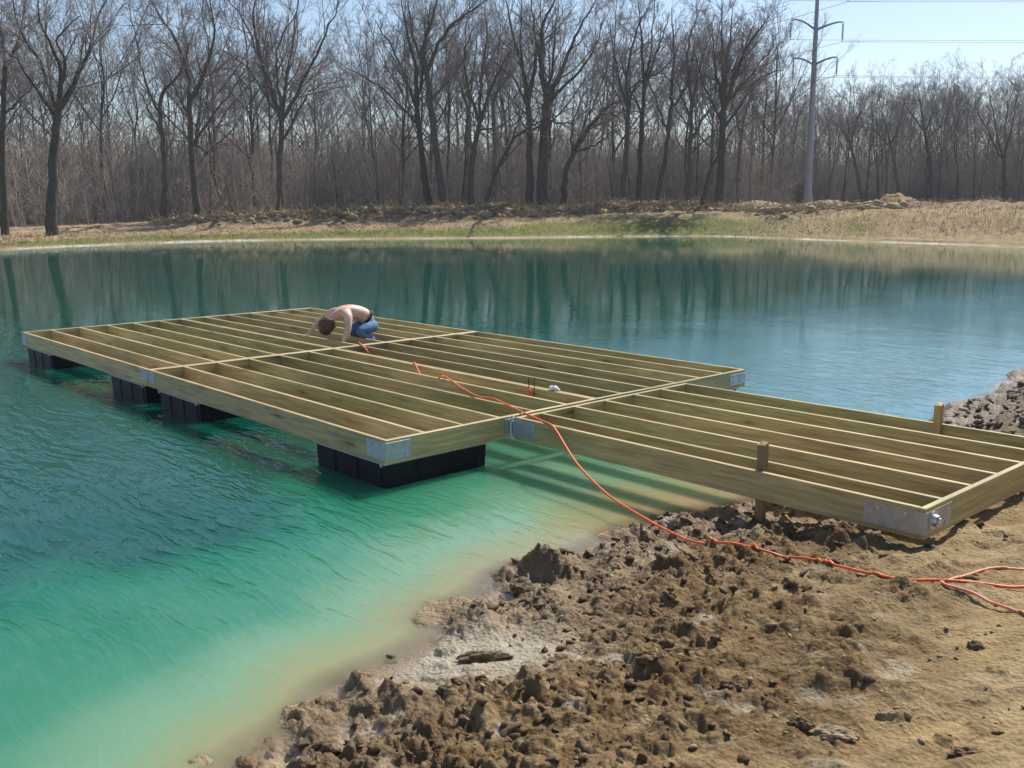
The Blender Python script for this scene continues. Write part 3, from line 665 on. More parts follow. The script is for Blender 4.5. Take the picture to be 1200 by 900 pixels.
def man():
    ox, oy, oz = -5.25, 3.30, TOP
    t = empty('person', (ox, oy, oz)); tag(t, 'shirtless man in blue jeans kneeling bent over the dock boards, head down', 'person')
    def q(x, y, z): return (x - ox, y - oy, z - oz)
    J = {'pelvis': (q(-5.24, 3.42, .60), .115), 'lumbar': (q(-5.24, 3.33, .715), (.125, .115)), 'mid': (q(-5.25, 3.17, .775), (.150, .130)),
         'upper': (q(-5.27, 3.01, .770), (.160, .125)), 'neckbase': (q(-5.285, 2.91, .735), (.090, .080)), 'neck': (q(-5.30, 2.865, .69), .064), 'trapL': (q(-5.185, 2.985, .755), .088), 'trapR': (q(-5.365, 2.98, .765), .088),
         'skull': (q(-5.315, 2.81, .625), (.078, .085)), 'crown': (q(-5.325, 2.765, .565), (.072, .08)), 'face': (q(-5.30, 2.86, .575), .055), 'nose': (q(-5.30, 2.915, .568), .012),
         'chin': (q(-5.295, 2.90, .61), .030),
         'shL': (q(-5.095, 2.985, .735), .068), 'elL': (q(-5.045, 2.935, .545), .047), 'foreL': (q(-5.06, 2.905, .46), .043), 'wrL': (q(-5.075, 2.86, .375), .026), 'haL': (q(-5.08, 2.845, .325), .030),
         'shR': (q(-5.455, 2.97, .755), .066), 'elR': (q(-5.665, 2.875, .625), .046), 'foreR': (q(-5.695, 2.82, .56), .037), 'wrR': (q(-5.72, 2.765, .475), .026), 'haR': (q(-5.73, 2.735, .438), .028)}
    Bn = [('pelvis', 'lumbar'), ('lumbar', 'mid'), ('mid', 'upper'), ('upper', 'neckbase'), ('neckbase', 'neck'), ('neck', 'skull'), ('skull', 'crown'), ('skull', 'face'), ('face', 'nose'), ('face', 'chin'),
          ('upper', 'trapL'), ('trapL', 'shL'), ('shL', 'elL'), ('elL', 'foreL'), ('foreL', 'wrL'), ('wrL', 'haL'), ('upper', 'trapR'), ('trapR', 'shR'), ('shR', 'elR'), ('elR', 'foreR'), ('foreR', 'wrR'), ('wrR', 'haR')]
    def fingers(h, base, d, side, tag_):
        d = Vector(d).normalized(); s_ = Vector(side).normalized(); b = Vector(base)
        for i, (off, ln) in enumerate(((-.027, .055), (-.009, .066), (.009, .062), (.026, .048))):
            p = b + s_ * off; 
            a1 = p + d * .036; a2 = a1 + d * ln * .45 + Vector((0, 0, -.006)); a3 = a2 + d * ln * .35 + Vector((0, 0, -.020))
            for nm, v, r_ in (('k', a1, .0098), ('m', a2, .0088), ('t', a3, .0072)): J[f'{tag_}{i}{nm}'] = (tuple(v), r_)
            Bn.extend([(h, f'{tag_}{i}k'), (f'{tag_}{i}k', f'{tag_}{i}m'), (f'{tag_}{i}m', f'{tag_}{i}t')])
        th1 = b - s_ * .034 + d * .004; th2 = th1 - s_ * .014 + d * .026
        J[tag_ + 'h1'] = (tuple(th1), .012); J[tag_ + 'h2'] = (tuple(th2), .009); Bn.extend([(h, tag_ + 'h1'), (tag_ + 'h1', tag_ + 'h2')])
    fingers('haR', q(-5.73, 2.735, .438), (-.25, -.9, -.12), (1, -.2, 0), 'r')
    fingers('haL', q(-5.08, 2.845, .325), (-.1, -.35, -.9), (1, 0, 0), 'l')
    body = link('body', skin_chain('body', J, Bn, 'pelvis'), M['skin'], t)
    # short brown hair: a shell over the crown and the back of the head
    bm = bmesh.new(); bmesh.ops.create_icosphere(bm, subdivisions=4, radius=1)
    ax = (Vector(J['crown'][0]) - Vector(J['neck'][0])).normalized(); fwd = Vector((0, 1, .0)); fwd = (fwd - ax * fwd.dot(ax)).normalized(); sd = ax.cross(fwd)
    c = Vector(J['skull'][0]).lerp(Vector(J['crown'][0]), .42)
    dele = []
    for v in bm.verts:
        p = v.co.copy(); n_ = 1 + .07 * mnoise.noise(p * 5) + .09 * mnoise.noise(p * 14)
        if p.y > .42 + .25 * p.z or p.z < -.72: dele.append(v)
        v.co = c + (sd * p.x * .098 + fwd * p.y * .112 + ax * p.z * .125) * n_
    bmesh.ops.delete(bm, geom=dele, context='VERTS')
    bmesh.ops.solidify(bm, geom=list(bm.faces), thickness=.012)
    link('hair', bm_mesh('hair', bm, True), M['hair'], t)
    for s_ in (-1, 1):
        bm = bmesh.new(); bmesh.ops.create_uvsphere(bm, u_segments=10, v_segments=8, radius=1)
        e = Vector(J['skull'][0]).lerp(Vector(J['crown'][0]), .25) + sd * s_ * .084 + fwd * .01
        for v in bm.verts: v.co = e + sd * v.co.x * .012 + fwd * v.co.y * .020 + ax * v.co.z * .032
        link('ear', bm_mesh('ear', bm, True), M['skin'], t)
    # jeans: hips, thighs folded forward, shins back under them
    J2 = {'hip': (q(-5.24, 3.44, .575), (.150, .125)), 'waist': (q(-5.24, 3.375, .668), (.138, .118))}
    B2 = [('hip', 'waist')]
    for s_, n in ((1, 'L'), (-1, 'R')):
        J2['h' + n] = (q(-5.24 + s_ * .105, 3.42, .555), .105); J2['k' + n] = (q(-5.22 + s_ * .115, 3.13, .495), .080)
        J2['m' + n] = (q(-5.23 + s_ * .12, 3.27, .530), .098); J2['s' + n] = (q(-5.23 + s_ * .12, 3.25, .435), .058); J2['a' + n] = (q(-5.24 + s_ * .13, 3.40, .35), .048)
        B2 += [('hip', 'h' + n), ('h' + n, 'm' + n), ('m' + n, 'k' + n), ('k' + n, 's' + n), ('s' + n, 'a' + n)]
    je = link('jeans', skin_chain('jeans', J2, B2, 'hip'), M['denim'], t)
    bm = bmesh.new(); pc = Vector(q(-5.24, 3.355, .69)); nn = (Vector(J['mid'][0]) - Vector(J['pelvis'][0])).normalized(); n = 28
    u_ = Vector((1, 0, 0)); v_ = nn.cross(u_)
    ring = []
    for i in range(n):
        a = 2 * PI * i / n; d_ = u_ * math.cos(a) * .128 + v_ * math.sin(a) * .104
        ring.append([bm.verts.new(pc + d_ * f + nn * h) for f, h in ((1.0, -.018), (1.05, -.018), (1.05, .018), (1.0, .018))])
    for i in range(n):
        for k in range(4): bm.faces.new((ring[i][k], ring[(i + 1) % n][k], ring[(i + 1) % n][(k + 1) % 4], ring[i][(k + 1) % 4]))
    link('belt', bm_mesh('belt', bm, True), M['belt'], je)
    for s_ in (1, -1):
        Jb = {'heel': (q(-5.24 + s_ * .13, 3.43, .34), .042), 'ball': (q(-5.24 + s_ * .135, 3.45, .26), .04), 'toe': (q(-5.24 + s_ * .135, 3.41, .215), .03)}
        link('shoe', skin_chain('shoe', Jb, [('heel', 'ball'), ('ball', 'toe')], 'heel', 1), M['shoe'], t)
man()

# ------------------------------------------------------------------ trees
nr = np.random.RandomState(3)
def kids(P, R, per, t0, t1, lf, ang, m, up, wig, rmin, rk=.62, rtip=.3, upd=None):
    """children branches of all paths at once"""
    n, mm = P.shape[:2]; N = n * per
    par = np.repeat(np.arange(n), per); t = nr.uniform(t0, t1, N); f = t * (mm - 1); i = np.minimum(f.astype(int), mm - 2); fr = (f - i)[:, None]
    A = P[par, i]; B = P[par, i + 1]; pos = A * (1 - fr) + B * fr; rad = R[par, i] * (1 - fr[:, 0]) + R[par, i + 1] * fr[:, 0]
    T = B - A; T /= np.linalg.norm(T, axis=1, keepdims=True) + 1e-9
    L = np.linalg.norm(np.diff(P, axis=1), axis=2).sum(1)[par] * lf * (1.15 - .6 * t) * nr.uniform(.6, 1.3, N)
    rnd = nr.normal(size=(N, 3)); S = rnd - T * (rnd * T).sum(1, keepdims=True); S /= np.linalg.norm(S, axis=1, keepdims=True) + 1e-9
    a = np.radians(nr.uniform(ang[0], ang[1], N))[:, None]; D = T * np.cos(a) + S * np.sin(a)
    pts = [pos]; st = (L / (m - 1))[:, None]
    for k in range(m - 1):
        pts.append(pts[-1] + D * st)
        D = D + nr.normal(scale=wig, size=(N, 3)) + np.array([0, 0, up]); D /= np.linalg.norm(D, axis=1, keepdims=True)
    P2 = np.stack(pts, 1); r0 = np.maximum(rad * rk, rmin); R2 = r0[:, None] * np.linspace(1, rtip, m)[None]
    return P2, np.maximum(R2, rmin * .55)
def resample(pts, m):
    P = catmull(pts, 6); d = np.concatenate([[0], np.cumsum(np.linalg.norm(np.diff(P[:, :3], axis=0), axis=1))]); t = np.linspace(0, d[-1], m)
    return np.stack([np.interp(t, d, P[:, k]) for k in range(P.shape[1])], 1)
def crown_from(LP, LR, per=(9, 7, 6), l2=.42, l3=.5, l4=.5, up=.06, rmin=.0085):
    """second, third and twig levels grown from limb paths -> verts, quads"""
    P2, R2 = kids(LP, LR, per[0], .15, 1.0, l2, (22, 55), 6, up, .10, .020, .5)
    P3, R3 = kids(P2, R2, per[1], .15, 1.0, l3, (22, 55), 4, up * .8, .11, .012, .6)
    P4, R4 = kids(P3, R3, per[2], .1, 1.0, l4, (18, 50), 3, up * .6, .12, rmin, .7)
    Vs, Fs, o = [], [], 0
    for P, R, k in ((P2, R2, 4), (P3, R3, 3), (P4, R4, 3)):
        V, F = tubes(P, R, k); Vs.append(V); Fs.append(F + o); o += len(V)
    return np.concatenate(Vs), np.concatenate(Fs)
def wood_paths(paths, ks):
    Vs, Fs, o = [], [], 0
    for p, k in zip(paths, ks):
        V, F = tubes(p[None, :, :3], p[None, :, 3], k); Vs.append(V); Fs.append(F + o); o += len(V)
    return np.concatenate(Vs), np.concatenate(Fs)
def tree_obj(label, cat, x, y, z, trunkVF, crownVF, group=None, mt='bark', name='bare_tree'):
    t = empty(name, (x, y, z)); tag(t, label, cat, group)
    tm = npmesh('trunk', *trunkVF); cm = npmesh('crown', *crownVF)
    link('trunk', tm, M[mt], t); link('crown', cm, M['twig'], t); return t
RH = Vector((RIGHT.x, RIGHT.y, 0)).normalized(); VH = Vector((VIEW.x, VIEW.y, 0)).normalized()
def hero(label, dist, base, trunk, limbs, w, per=(10, 8, 6), mt='bark', lm=1.0):
    """a tree whose trunk and limbs follow the real tree: points are read as bearings and heights at this tree's own distance, limbs spread in depth as well"""
    a = bearing(base[0]); x, y = CAM.x + math.cos(a) * dist, CAM.y + math.sin(a) * dist
    dz = math.cos(a - math.atan2(VIEW.y, VIEW.x)) * dist; gz = ground_z(x, y) - .25
    def loc(px, py, dep): 
        v = VIEW + RIGHT * ((px - 600) / FPX) - UP * ((py - 450) / FPX); p = CAM + v * ((dz + dep) / v.dot(VH))
        return (p.x - x, p.y - y, p.z - gz)
    wm = w / FPX * dz * .5 * .72
    tp = [loc(px, py, 0) for px, py in trunk]; tp[0] = (0, 0, 0)
    tp = np.array([(*p, wm * (1.25 if i == 0 else 1 - .28 * i / (len(tp) - 1))) for i, p in enumerate(tp)])
    TR = resample(tp, 16); TR[1:-1, :2] += nr.normal(scale=.035, size=(14, 2)); paths = [TR]; ks = [10]; LP = []
    for pts, wl in limbs:
        s_ = nr.choice([-1, 1]); n = len(pts); dep = 0; q_ = []
        for i, (px, py) in enumerate(pts):
            q_.append((*loc(px, py, dep), max(.03, wl / FPX * dz * .5 * .72 * (1 - .85 * i / (n - 1))))); dep += s_ * nr.uniform(.3, 1.3)
        k = int(np.argmin(((TR[:, :3] - np.array(q_[0][:3])) ** 2).sum(1))); q_[0] = (*TR[k, :3], q_[0][3])
        L = resample(q_, 14); L[1:, :3] += nr.normal(scale=.05, size=(13, 3)); paths.append(L); ks.append(7); LP.append(L)
    last = np.array(LP); tv = wood_paths(paths, ks)
    cv = crown_from(last[:, :, :3], last[:, :, 3], per)
    # the crown also carries a few whips low on the trunk
    return tree_obj(label, 'tree', x, y, gz, tv, cv, None, mt)
def gen_tree(H, fork, nl, spread, rad, per, up=.07, lean=0.0, stems=1):
    """a bare hardwood grown freely: returns trunk and crown arrays"""
    paths, ks, LP = [], [], []
    for s_ in range(stems):
        b = nr.uniform(-.3, .3, 2) * (stems > 1); top = H * (.62 if nl > 5 else .8); d = nr.normal(scale=.05 + .03 * (stems > 1), size=2) + (lean, 0)
        pts = [(b[0] + d[0] * z + nr.normal() * .012 * z, b[1] + d[1] * z + nr.normal() * .012 * z, z, rad * (1.3 if z == 0 else 1 - .62 * z / top)) for z in np.linspace(0, top, 7)]
        TR = resample(pts, 14); paths.append(TR); ks.append(7)
        for k in range(nl):
            t = fork + (1 - fork) * (k + .5) / nl * .98; f = t * 13; i = min(12, int(f)); p0 = TR[i]
            az = 2.4 * k + nr.uniform(-.5, .5); rise = nr.uniform(.75, 1.5) / spread; L = (H - p0[2]) * nr.uniform(.75, 1.05) * (1 if t > .6 else .85)
            D = np.array([math.cos(az), math.sin(az), rise]); D /= np.linalg.norm(D); p = p0[:3].copy(); q_ = [(*p, p0[3] * .62)]
            for j in range(1, 6):
                p = p + D * L / 5; D = D + nr.normal(scale=.14, size=3) + np.array([0, 0, .13]); D /= np.linalg.norm(D); q_.append((*p, max(.022, p0[3] * .62 * (1 - .17 * j))))
            l_ = resample(q_, 12); paths.append(l_); ks.append(5); LP.append(l_)
        q_ = [(*TR[-1, :3], TR[-1, 3])] + [(TR[-1, 0] + nr.normal() * .1 * j, TR[-1, 1] + nr.normal() * .1 * j, TR[-1, 2] + (H - TR[-1, 2]) * j / 4, max(.02, TR[-1, 3] * (1 - .22 * j))) for j in range(1, 5)]
        l_ = resample(q_, 12); paths.append(l_); ks.append(5); LP.append(l_)
    last = np.array(LP); return wood_paths(paths, ks), crown_from(last[:, :, :3], last[:, :, 3], per, up=up)

hero('big grey tree forking wide at the far left of the bank', 65, (57, 270), [(57, 270), (62, 200), (68, 130)],
     [([(68, 132), (72, 85), (62, 60), (48, 30), (44, -8)], 8), ([(68, 130), (90, 90), (105, 60), (112, 30), (128, -10)], 10), ([(72, 95), (76, 70), (65, 45), (92, 18)], 6), ([(62, 140), (40, 100), (15, 65), (-8, 50)], 6), ([(60, 128), (45, 70), (25, 40), (12, -10)], 6)], 17)
hero('dark tree cut by the left edge of the view, left of the wide forking tree', 66, (2, 271), [(2, 271), (3, 180), (6, 80)], [([(6, 80), (22, 45), (30, 0)], 6), ([(4, 120), (-15, 70), (-30, 20)], 5), ([(6, 80), (2, 40), (-5, -10)], 6), ([(4, 140), (30, 110), (50, 95)], 4)], 11)
hero('tree with a crooked upper stem just left of the twin limbed dark tree', 76.5, (190, 252), [(190, 252), (192, 190), (187, 125)], [([(187, 125), (192, 105), (207, 92), (216, 70), (225, 40)], 7), ([(188, 130), (170, 95), (160, 50), (150, 5)], 5), ([(190, 160), (175, 130), (165, 110)], 4)], 9)
hero('tall dark tree with two steep limbs at the left third of the wood', 77.5, (232, 251), [(232, 251), (225, 190), (222, 118)],
     [([(222, 118), (220, 80), (205, 45), (182, 12), (172, -10)], 8), ([(222, 118), (240, 85), (250, 40), (244, -10)], 8), ([(225, 180), (245, 140), (268, 112), (292, 72)], 5), ([(223, 140), (205, 105), (195, 80)], 4)], 11)
hero('large dark tree with a wide branching crown left of the kneeling man', 78.5, (328, 254), [(328, 254), (328, 190), (330, 142)],
     [([(330, 142), (318, 100), (303, 60), (298, 30), (299, -12)], 9), ([(330, 142), (337, 90), (345, 40), (350, -12)], 8), ([(331, 138), (350, 105), (368, 70), (385, 30), (402, -8)], 7), ([(330, 165), (345, 140), (365, 105), (402, 93)], 5),
      ([(304, 55), (290, 35), (265, -5)], 5), ([(320, 105), (325, 60), (348, 12)], 5), ([(322, 108), (290, 80), (262, 60)], 4)], 11)
hero('slimmer stem of the leaning pair above the middle of the dock', 82.5, (503, 244), [(503, 244), (495, 190), (489, 130)], [([(489, 130), (487, 80), (478, 45), (468, -10)], 8), ([(490, 150), (470, 125), (440, 98), (398, 74)], 5), ([(488, 100), (462, 60), (440, 25)], 5), ([(488, 90), (500, 50), (505, 0)], 5)], 11)
hero('thicker stem of the leaning pair above the middle of the dock', 81.5, (522, 244), [(522, 244), (514, 200), (507, 140), (500, 85)], [([(500, 85), (496, 55), (508, 20), (512, -12)], 8), ([(500, 70), (520, 40), (545, 18), (578, -6)], 7), ([(504, 120), (530, 90), (548, 60)], 4), ([(500, 85), (485, 45), (478, 0)], 6)], 13)
hero('tree with a slightly bowed trunk right of the leaning pair', 82.5, (552, 243), [(552, 243), (553, 190), (562, 145)], [([(562, 145), (549, 105), (545, 62), (555, 30)], 6), ([(562, 142), (575, 105), (590, 72), (603, 52)], 6), ([(561, 150), (580, 150), (612, 132), (650, 122)], 4), ([(562, 145), (563, 95), (570, 50), (568, 5)], 6)], 10)
hero('pale barked tree standing behind the bowed trunk', 86.5, (546, 243), [(546, 243), (547, 190), (549, 128)], [([(549, 128), (535, 90), (515, 60)], 5), ([(549, 128), (555, 80), (560, 30)], 5)], 9, (7, 6, 5), 'bark_pale')
hero('thin tree leaning strongly right beside the tall straight pair', 80.5, (565, 243), [(565, 243), (582, 200), (602, 162)], [([(602, 162), (620, 150), (645, 138), (672, 125)], 4), ([(600, 165), (612, 130), (618, 100)], 3), ([(585, 195), (600, 178), (622, 152)], 3)], 6, (7, 7, 5))
hero('pale trunk rising between the thin leaner and the tall straight pair', 88.5, (577, 243), [(577, 243), (580, 190), (578, 120)], [([(578, 120), (570, 80), (575, 30)], 5), ([(578, 120), (590, 85), (600, 50)], 5)], 9, (7, 6, 5), 'bark_pale')
hero('left one of the tall straight pair, its trunk the slimmer', 81.5, (621, 243), [(621, 243), (621, 170), (619, 118)], [([(619, 118), (612, 80), (600, 32), (590, -12)], 8), ([(620, 115), (628, 60), (622, -10)], 8), ([(619, 125), (600, 90), (575, 70), (560, 60)], 4), ([(618, 100), (610, 50), (612, 0)], 5)], 12)
hero('thickest trunk of the wood, right one of the tall straight pair', 80.5, (636, 244), [(636, 244), (636, 180), (640, 122)],
     [([(640, 122), (633, 60), (640, 20), (656, -10)], 10), ([(640, 122), (655, 90), (668, 60), (680, 30), (702, -5)], 9), ([(660, 83), (690, 70), (706, 25)], 6), ([(638, 140), (665, 145), (690, 128)], 4), ([(638, 150), (615, 155), (590, 175)], 4), ([(640, 122), (648, 70), (652, 10)], 7)], 17)
hero('tree with one big limb sweeping right, beside the thickest trunk', 83.5, (660, 243), [(660, 243), (663, 205), (672, 180)], [([(672, 180), (690, 150), (712, 124), (737, 114), (765, 78)], 9), ([(668, 185), (672, 140), (690, 100)], 5), ([(690, 150), (700, 110), (715, 70)], 4), ([(673, 178), (700, 168), (722, 150)], 4)], 10)
hero('slender upright tree left of the leaning dark one in the right half', 81.5, (728, 244), [(728, 244), (733, 185), (736, 130)], [([(736, 130), (734, 90), (745, 40), (762, 2)], 7), ([(737, 140), (745, 100), (775, 85), (795, 55)], 5), ([(735, 120), (722, 80), (715, 30)], 5), ([(734, 150), (728, 120), (712, 90)], 3)], 9)
hero('upright tree with a fan of steep branches near the middle right', 83.5, (748, 244), [(748, 244), (751, 160), (755, 105)], [([(755, 105), (752, 50), (748, 5)], 6), ([(755, 105), (770, 60), (785, 15)], 5), ([(753, 130), (735, 95), (725, 60)], 4), ([(754, 115), (762, 60), (768, 0)], 5)], 8)
hero('dark tree leaning right, three trunks left of the round crowned one', 82.5, (768, 243), [(768, 243), (780, 180), (785, 130)], [([(785, 130), (790, 60), (786, 10)], 6), ([(785, 132), (805, 100), (812, 60)], 5), ([(782, 150), (765, 110), (755, 80)], 4)], 8)
hero('straight tree left of the round crowned one', 81.5, (805, 243), [(805, 243), (808, 190), (810, 130)], [([(810, 130), (806, 60), (820, 12)], 6), ([(808, 172), (830, 130), (848, 112)], 6), ([(810, 140), (795, 100), (785, 70)], 4), ([(809, 120), (822, 70), (838, 30)], 5)], 9)
hero('tree with a broad round crown at the right end of the tall wood', 79.5, (842, 240), [(842, 240), (845, 190), (848, 128)],
     [([(848, 130), (838, 80), (834, 25)], 7), ([(849, 118), (853, 60), (858, 14)], 7), ([(850, 116), (865, 80), (882, 45), (898, 25)], 7), ([(848, 150), (870, 120), (892, 90), (918, 82)], 6), ([(846, 142), (825, 100), (813, 58)], 5), ([(851, 105), (870, 65), (882, 30)], 6), ([(849, 122), (876, 92), (908, 52)], 5), ([(849, 124), (846, 70), (846, 10)], 6)], 14, (13, 8, 6))
hero('thin trunk leaning right in front of the round crowned tree', 78.5, (821, 241), [(821, 241), (833, 200), (846, 176)], [([(846, 176), (860, 150), (880, 135)], 3), ([(840, 185), (845, 150), (840, 120)], 3)], 6, (7, 7, 5))
hero('slim tree just right of the round crowned one', 86.5, (866, 239), [(866, 239), (866, 190), (870, 150)], [([(870, 150), (880, 110), (898, 90)], 4), ([(869, 160), (860, 120), (862, 100)], 4), ([(870, 150), (885, 140), (912, 128)], 3)], 6, (8, 7, 5))
hero('dark leaning tree just right of the steel power pole', 118, (1013, 240), [(1013, 240), (1003, 195), (995, 165)], [([(995, 165), (985, 150), (968, 138)], 3), ([(997, 168), (1003, 145), (1012, 125)], 3), ([(995, 165), (994, 145), (990, 128)], 3)], 6, (9, 7, 5))
hero('tallest tree of the right wood, its fan crown above the rest', 122, (1093, 242), [(1093, 242), (1089, 190), (1083, 150)], [([(1083, 150), (1078, 120), (1075, 98)], 3), ([(1084, 155), (1095, 125), (1100, 100)], 3), ([(1086, 165), (1105, 145), (1115, 125)], 3), ([(1083, 155), (1065, 130), (1058, 115)], 3)], 6, (9, 7, 5))
hero('tree with a V fork near the right edge of the view', 116, (1178, 244), [(1178, 244), (1177, 205), (1176, 188)], [([(1176, 190), (1168, 155), (1160, 110)], 4), ([(1176, 190), (1186, 150), (1192, 112)], 4), ([(1172, 170), (1150, 140), (1142, 125)], 3)], 7, (9, 7, 5))
hero('dark slim tree midway between the dirt mound and the power pole', 117, (1057, 240), [(1057, 240), (1048, 195), (1043, 165)], [([(1043, 165), (1036, 140), (1030, 112)], 3), ([(1044, 168), (1055, 140), (1060, 115)], 3), ([(1045, 175), (1030, 158), (1015, 148)], 3)], 5, (9, 7, 5))

protos = [gen_tree(21, .42, 7, .95, .20, (8, 8, 5)), gen_tree(23, .5, 6, .7, .17, (7, 7, 5), .09), gen_tree(19, .35, 8, 1.1, .19, (7, 7, 5), .06, .06), gen_tree(20, .5, 5, .8, .12, (7, 7, 5), .09, 0, 2),
          gen_tree(16, .4, 5, .7, .085, (7, 7, 5), .08, .05), gen_tree(22, .45, 7, .9, .15, (7, 7, 5), .08, -.05)]
PM = [(npmesh('trunk', *a), npmesh('crown', *b)) for a, b in protos]
def place_tree(k, x, y, sc, label, group, mt='bark'):
    t = empty('bare_tree', (x, y, ground_z(x, y) - .2), nr.uniform(0, 2 * PI)); t.scale = (sc * nr.uniform(.9, 1.1), sc * nr.uniform(.9, 1.1), sc)
    tag(t, label, 'tree', group); link('trunk', PM[k][0], M[mt], t); link('crown', PM[k][1], M['twig'], t)
def band(px, names, edges):
    return names[int(np.searchsorted(edges, px))]
def deep_lab(px, f):
    where = band(px, ['above the left end of the dock', 'behind the large dark forking tree', 'behind the kneeling man', 'behind the leaning pair', 'behind the tall straight pair', 'behind the round crowned tree'], [200, 350, 450, 590, 740])
    row = 'near' if f < .33 else 'middle' if f < .66 else 'far'
    return f'bare grey tree, {row} rows of the tall wood, {where}', f'tall wood, {row} rows, {where}'
def young_lab(px, f):
    where = band(px, ['above the left end of the dock', 'near the large dark forking tree', 'behind the kneeling man', 'near the leaning pair', 'near the tall straight pair', 'near the round crowned tree'], [200, 350, 450, 590, 740])
    return f'thin young tree at front edge of tall wood, {where}', f'young trees {where}'
def right_lab(px, f):
    where = band(px, ['beside the power pole', 'between power pole and dirt mound', 'behind the dirt mound', 'at the right edge'], [965, 1035, 1110])
    row = 'near' if f < .4 else 'far'
    return f'bare grey tree, {row} rows of the low distant wood, {where}', f'distant wood, {row} rows, {where}'
def small_lab(px, f):
    where = band(px, ['beside the power pole', 'between power pole and dirt mound', 'behind the dirt mound', 'at the right edge'], [965, 1035, 1110])
    return f'small bare tree at foot of the low distant wood, {where}', f'small trees {where}'
def scatter(n, px0, px1, d0, d1, sc, label, ks):
    cells = np.linspace(px0, px1, n + 1)
    order = nr.permutation(n)
    for i in range(n):
        px = nr.uniform(cells[i], cells[i + 1]); d = d0 + (d1 - d0) * ((order[i] + nr.rand()) / n)
        x, y = polar(px, d); lab, grp = label(px, (d - d0) / (d1 - d0)); place_tree(int(nr.choice(ks)), x, y, nr.uniform(*sc), lab, grp)
scatter(100, -260, 905, 90, 130, (.80, 1.12), deep_lab, [0, 1, 2, 3, 4, 5])
scatter(26, -160, 900, 84, 90, (.45, .8), young_lab, [4, 4, 3])
scatter(105, 868, 1480, 120, 160, (.60, .78), right_lab, [0, 1, 2, 3, 5])
scatter(14, 895, 1230, 117, 122, (.5, .75), small_lab, [4, 3])

# saplings and brush nobody could count
def thicket_mesh(n, wx, wy, h0, h1, br=7):
    b = np.stack([nr.uniform(-wx / 2, wx / 2, n), nr.uniform(-wy / 2, wy / 2, n), np.zeros(n)], 1); H = h0 + (h1 - h0) * nr.rand(n) ** 1.6
    D = np.concatenate([nr.normal(scale=.10, size=(n, 2)), np.ones((n, 1))], 1); pts = [b]
    for k in range(4):
        pts.append(pts[-1] + D * (H / 4)[:, None]); D = D + np.concatenate([nr.normal(scale=.09, size=(n, 2)), np.zeros((n, 1))], 1)
    P = np.stack(pts, 1); R = (.012 + .0045 * H)[:, None] * np.linspace(1, .35, 5)[None]
    P2, R2 = kids(P, R, br, .12, 1.0, .34, (25, 70), 3, .12, .15, .010)
    P3, R3 = kids(P2, R2, 4, .2, 1.0, .5, (25, 60), 2, .1, .1, .008)
    Vs, Fs, o = [], [], 0
    for p, r_, k in ((P, R, 3), (P2, R2, 3), (P3, R3, 3)):
        V, F = tubes(p, r_, k); Vs.append(V); Fs.append(F + o); o += len(V)
    return npmesh('thicket', np.concatenate(Vs), np.concatenate(Fs))
TH1 = thicket_mesh(420, 22, 9, 2.5, 11, 8); TH2 = thicket_mesh(420, 22, 9, 1.5, 8, 8)
brushn = 0
def thicket(px, d, me, sc, lab):
    x, y = polar(px, d); a = bearing(px); o = link('undergrowth', me, M['thicket'], None, (x, y, ground_z(x, y) - .25), (0, 0, a + PI / 2 + nr.choice([0, PI])))
    o.scale = (1, 1, sc); tag(o, lab, 'undergrowth', None, 'stuff')
L1 = 'dense leafless saplings and brush filling the tall wood behind the left and middle bank'; L2 = 'dense leafless saplings filling the distant wood behind the right bank'
for d, me, sc in ((88, TH2, .75), (96, TH1, .76), (106, TH1, .85), (118, TH1, .95), (133, TH1, 1.02)):
    step = 22 / d * FPX * .82; px = -260 + nr.uniform(0, step)
    while px < 800: thicket(px, d + nr.uniform(-2, 2), me, sc * nr.uniform(.9, 1.1), L1); px += step
for d, me, sc in ((126, TH1, .75), (138, TH1, .85), (150, TH1, .9), (165, TH1, 1.0)):
    step = 22 / d * FPX * .82; px = 860
    while px < 1480: thicket(px, d + nr.uniform(-2, 2), me, sc * nr.uniform(.9, 1.05), L2); px += step
# dead brush heaped along the top of the bank, dry stems on the dirt
def sticks(n, px0, px1, s_of, name, lab, L=(.3, 1.3), flat=.35, mt='litter', thick=.012):
    px = nr.uniform(px0, px1, n); pts = []
    for p in px:
        d = s_of(p) + nr.normal() * 1.1; x, y = polar(p, d); pts.append((x, y, ground_z(x, y) + nr.uniform(-.05, .12)))
    b = np.array(pts); D = nr.normal(size=(n, 3)); D[:, 2] = np.abs(D[:, 2]) * flat; D /= np.linalg.norm(D, axis=1, keepdims=True); ln = nr.uniform(L[0], L[1], n)[:, None]
    c = D + nr.normal(scale=.3, size=(n, 3)); c[:, 2] -= .25
    P = np.stack([b, b + D * ln * .5, b + D * ln * .5 + c * ln * .4], 1); R = np.full((n, 3), 1.) * nr.uniform(.6, 1.8, (n, 1)) * thick; R[:, 2] *= .4
    V, F = tubes(P, R, 3); o = link(name, npmesh(name, V, F), M[mt]); tag(o, lab, name.replace('_', ' '), None, 'stuff'); return o
brs = lambda p: float(np.interp(p, [0, 200, 300, 600, 800, 900, 1200], [75, 76, 76, 77, 80, 74, 68]))
sticks(5200, 180, 1000, brs, 'dead_brush', 'heap of dead brush and roots along the top of the far bank', (.3, 1.5), .5, 'litter', .02)
sticks(1500, 900, 1260, lambda p: 69 + 4 * nr.rand(), 'dry_weeds', 'dry weeds and straw on top of the right bank', (.2, .6), .8, 'litter', .012)
sticks(9000, -60, 1260, lambda p: float(np.interp(p, [0, 200, 300, 600, 800, 900, 1200], [60, 65, 66, 68, 70, 66, 60])) + nr.uniform(-2.6, 4), 'dry_grass', 'dry grass stems standing all over the slope of the far bank', (.08, .30), 3.0, 'straw', .008)
